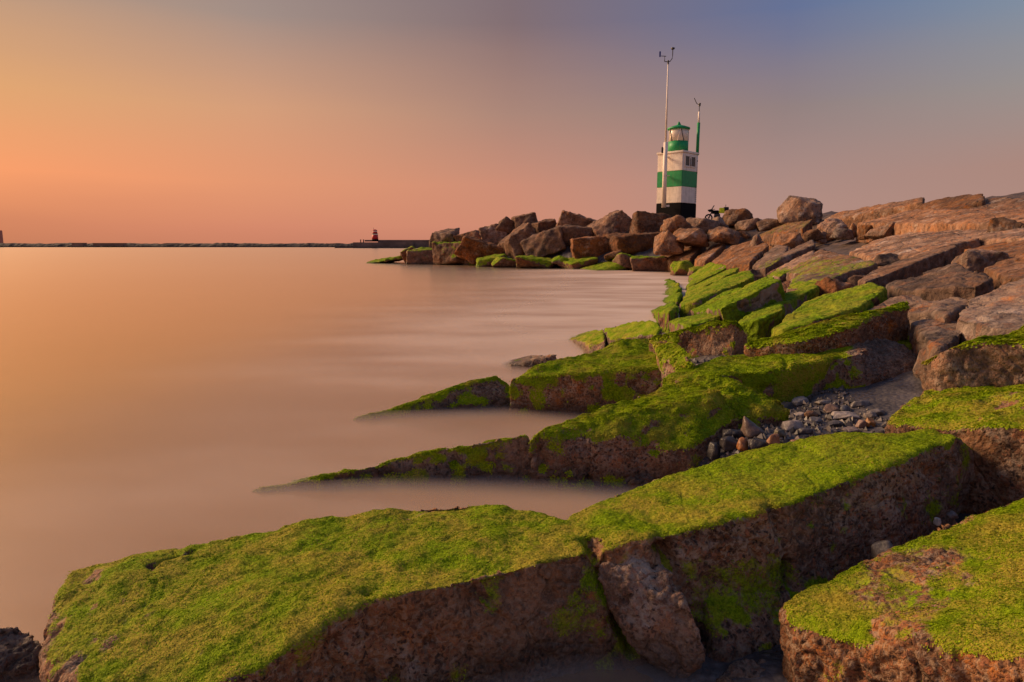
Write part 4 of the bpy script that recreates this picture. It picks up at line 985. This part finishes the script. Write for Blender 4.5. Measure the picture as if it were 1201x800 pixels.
zq = zm(72) - zB; u = 1 / PXM
part('sensor_fork', T(([(-4 * u, 0, zq + 1.5 * u), (-4 * u, 0, zq - .2 * u), (-2 * u, 0, zq - .4 * u), (2 * u, 0, zq - .1 * u), (4.2 * u, 0, zq + 3 * u), (4.6 * u, 0, zq + 6 * u), (4.6 * u, 0, zq + 12.5 * u)], .035, 6), ([(0, 0, zq - 3 * u), (0, 0, zq + 1 * u)], .07, 8)), M_METAL, mast)
part('cup_sensor', T(([(4.6 * u, 0, zq + 12 * u), (4.6 * u, 0, zq + 13 * u), (4.6 * u, 0, zq + 14.2 * u)], [.05, .16, .15], 10)), M_METAL, mast)
part('wind_vane', B(((-9.2 * u, 0, zq + 7.5 * u), (1.7 * u, .03, 5.8 * u), 0, 0)), M_BLUE, mast)
part('vane_arm', T(([(-8 * u, 0, zq + 5.6 * u), (-2.4 * u, 0, zq + 5.3 * u)], .028, 6), ([(-4 * u, 0, zq + 1 * u), (-4 * u, 0, zq + 5.5 * u)], .022, 6)), M_METAL, mast)

# instrument pole on the right-hand wall
pb = at_y(815.8, 205, LY); pole = empty('instrument_pole', (pb[0] + .08, LY, pb[2]))
tag(pole, 'short green and white pole with a bent sensor arm, bolted to the right lighthouse wall', 'pole')
def zp(py): return float(at_y(818, py, LY)[2]) - pb[2]
part('lower_tube', T(([(0, 0, 0), (0, 0, zp(182))], .07, 10)), M_WHITE, pole, True)
part('green_sleeve', T(([(0, 0, zp(182)), (.02, 0, zp(144))], .125, 14)), M_GREEN, pole, True)
part('upper_tube', T(([(.02, 0, zp(144)), (.03, 0, zp(131))], .075, 10)), M_WHITE, pole, True)
part('sensor_arm', T(([(.03, 0, zp(131)), (.03, 0, zp(123)), (-.2, 0, zp(121.5)), (-.42, 0, zp(115))], .03, 6), ([(.03, 0, zp(124.5)), (.06, 0, zp(121))], .09, 8)), M_METAL, pole)
for q in (189, 203): part('wall_clamp', B(((-.08, 0, zp(q)), (.26, .16, .12), 0, .01)), M_METAL, pole)

# motorcycle parked behind the boulders
mc = at_y(842, 247, 56.0); gz = float(at_y(842, 256.5, 56.0)[2]) - .28
bike = empty('motorcycle', (mc[0], 56.0, gz)); tag(bike, 'dark parked motorcycle with a yellow bag, half hidden behind the boulders beside the lighthouse', 'motorcycle')
def wheel(x):
    bm = bm_new(); seg, tube = 24, 8
    rings = []
    for i in range(seg):
        a = 2 * math.pi * i / seg
        rings.append([bm.verts.new((x + (.27 + .06 * math.cos(t)) * math.cos(a), .06 * math.sin(t), .33 + (.27 + .06 * math.cos(t)) * math.sin(a))) for t in [2 * math.pi * k / tube for k in range(tube)]])
    for i in range(seg):
        A, C = rings[i], rings[(i + 1) % seg]
        for k in range(tube): bm.faces.new((A[k], A[(k + 1) % tube], C[(k + 1) % tube], C[k]))
    w = part('wheel', bm, M_RUB, bike, True)
    tubes = [([(x + .24 * math.cos(a), 0, .33 + .24 * math.sin(a)), (x - .24 * math.cos(a), 0, .33 - .24 * math.sin(a))], .018, 6) for a in (0, 1.05, 2.1)]
    part('spokes', T(*tubes), M_METAL, w)
wheel(-.72); wheel(.70)
part('fork', T(([(-.72, -.09, .33), (-.42, -.09, .95)], .03, 8), ([(-.72, .09, .33), (-.42, .09, .95)], .03, 8)), M_METAL, bike)
part('handlebar', T(([(-.34, -.36, 1.02), (-.44, -.12, .98), (-.44, .12, .98), (-.34, .36, 1.02)], .022, 8)), M_METAL, bike)
def lump(name, pts, mat, parent, vox=.02, it=6):
    V, F, _ = remeshed([np.array(pts, float)], vox, it); NTRI[0] += 2 * len(F)
    return link(name, mesh_np(name, V, F), mat, parent)
def bx(c, s, t=1.0):
    return [(c[0] + i * s[0] * (t if k > 0 else 1), c[1] + j * s[1] * (t if k > 0 else 1), c[2] + k * s[2]) for i in (-.5, .5) for j in (-.5, .5) for k in (-.5, .5)]
lump('tank', bx((-.18, 0, .80), (.55, .30, .28), .75), M_BLACK, bike)
lump('engine', bx((-.05, 0, .45), (.5, .36, .42), .8), M_METAL, bike)
lump('seat', bx((.32, 0, .78), (.7, .28, .12), .85), M_RUB, bike)
lump('front_fairing', [(-.80, -.1, .92), (-.80, .1, .92), (-.62, -.2, .80), (-.62, .2, .80), (-.42, -.2, .9), (-.42, .2, .9), (-.5, -.16, 1.05), (-.5, .16, 1.05), (-.85, 0, .98)], M_BLACK, bike)
lump('windscreen', [(-.52, -.16, 1.02), (-.52, .16, 1.02), (-.48, -.16, 1.02), (-.48, .16, 1.02), (-.34, -.13, 1.34), (-.34, .13, 1.34), (-.30, -.13, 1.33), (-.30, .13, 1.33)], M_DARKGL, bike, .015, 3)
lump('tail', [(.55, -.12, .72), (.55, .12, .72), (1.0, -.06, .82), (1.0, .06, .82), (.55, -.12, .84), (.55, .12, .84), (1.0, 0, .9)], M_BLACK, bike)
lump('top_case', bx((.66, 0, 1.02), (.40, .42, .36), .8), M_RUB, bike)
lump('yellow_bag', bx((.24, -.22, .92), (.40, .34, .42), .8), M_YEL, bike)
part('aerial', T(([(.62, 0, 1.15), (.62, 0, 1.40)], .022, 6)), M_METAL, bike)

# ------------------------------------------------------------------ far harbour moles
def longrock(name, xa, xb, y, top, wid, mat, label, cat, seg, amp, seed):
    xs = np.linspace(xa, xb, seg); prof = np.array([(-.5, -1.0), (-.42, .35), (-.22, .92), (.22, 1.0), (.42, .35), (.5, -1.0)])
    V = []
    for x in xs:
        for a, b in prof: V.append((x, y + a * wid, max(-1.5, b * top) if b < 0 else b * top))
    V = np.array(V); V += amp * np.stack([fbm(V / 5.0 + k * 9, 3, seed + k) for k in range(3)], 1) * np.array([.5, 1, 1])
    k = len(prof); F = [(i * k + j, i * k + j + 1, (i + 1) * k + j + 1, (i + 1) * k + j) for i in range(seg - 1) for j in range(k - 1)]
    me = mesh_np(name, V, np.array(F), False); NTRI[0] += 2 * len(F); o = link(name, me, mat)
    return tag(o, label, cat)
longrock('breakwater', -640, -100, 560, 3.0, 16, M_DROCK, 'low dark rock breakwater along the horizon on the left', 'breakwater', 700, 1.1, 40)
PY = 420.0
xl, xr = at_y(417, 287, PY)[0], at_y(560, 287, PY)[0]
pier = empty('pier', (xl, PY, 0)); tag(pier, 'distant concrete pier head carrying the red lighthouse', 'pier')
ztop = float(at_y(440, 282.6, PY)[2])
def zz(py): return float(at_y(440, py, PY)[2])
part('lower_deck', B(((18, 6, zz(284.3) / 2 - 1), (36, 26, zz(284.3) + 2), 0, .2)), M_CONC, pier)
part('upper_wall', B((((xr - xl) / 2 + 7, 8, ztop / 2 - 1), (xr - xl - 14, 20, ztop + 2), 0, .2)), M_CONC, pier)
part('parapet', B(((30, -1.5, ztop + .1), (48, 1.2, 1.0), 0, .1)), M_CONC, pier)
part('rock_apron', B(((20, -9, -.3), (60, 7, 2.0), .01, .5)), M_DROCK, pier)
for i, x in enumerate((423, 426.3)):
    q = at_y(x, 282, PY - 4)
    p = part('mooring_post', T(([(0, 0, 0), (0, 0, 1.5)], [.35, .28], 8), ([(0, 0, 1.4), (0, 0, 1.8)], [.45, .4], 8)), M_METAL, None)
    p.location = (q[0], PY - 4, zz(284.3) - .1); tag(p, ('left' if i == 0 else 'right') + ' one of two dark posts on the end of the far pier', 'post', 'posts on the far pier')
rl = at_y(440, 282.6, PY - 2); red = empty('lighthouse', (rl[0], PY - 2, ztop + .3)); tag(red, 'small distant red and white lighthouse on the far pier', 'lighthouse')
def zr(py): return float(at_y(440, py, PY - 2)[2]) - ztop - .3
def lath(name, prof, mat, smooth=True):
    bm = bm_new(); add_lathe(bm, prof, 16); return part(name, bm, mat, red, smooth)
lath('dark_foot', [(2.1, -.4), (2.0, zr(280.5))], M_BLACK)
lath('red_tower', [(1.95, zr(280.5)), (1.8, zr(275.6))], M_RED)
lath('white_band', [(1.8, zr(275.6)), (1.7, zr(274.2))], M_WHITE)
lath('gallery', [(2.0, zr(274.2)), (2.0, zr(273.9))], M_METAL)
lath('red_drum', [(1.5, zr(273.9)), (1.5, zr(272.0))], M_RED)
lath('lantern_pane', [(1.35, zr(272.0)), (1.35, zr(270.6))], M_WHITE)
lath('roof', [(1.6, zr(270.6)), (1.4, zr(270.0)), (.2, zr(269.0))], M_RED)
part('antenna', T(([(-.8, 0, zr(274)), (-.8, 0, zr(267))], .09, 6)), M_METAL, red)
tp = at_y(-2, 287, 600); tw = empty('harbour_tower', (tp[0], 600, 0)); tag(tw, 'faint reddish tower on the horizon cut by the left edge', 'tower')
M_HAZR = simple('faded_red', (.42, .17, .13), .8)
part('shaft', B(((0, 0, 6.5), (6, 5, 15), 0, .2)), M_HAZR, tw)
part('cap', B(((0, 0, 13.8), (5, 5.6, 1.0), 0, .1), ((0, 0, 15.6), (3.2, 3, 2.8), 0, .2)), M_HAZR, tw)
hp = at_y(92, 286, 548)
hut = part('low_shed', B(((0, 0, 1.9), (9, 5, 2.4), 0, .1), ((0, 0, 3.2), (9.6, 5.6, .3), 0, .05)), M_CONC, None); hut.location = (hp[0], 549, .1); tag(hut, 'left one of two low sheds on the dark breakwater', 'shed', 'sheds on the breakwater')
hp = at_y(128, 286, 548)
hut = part('low_shed', B(((0, 0, 1.9), (24, 5, 2.1), 0, .1), ((0, 0, 3.05), (24.6, 5.6, .3), 0, .05)), M_CONC, None); hut.location = (hp[0], 549, .1); tag(hut, 'right and longer one of two low sheds on the dark breakwater', 'shed', 'sheds on the breakwater')
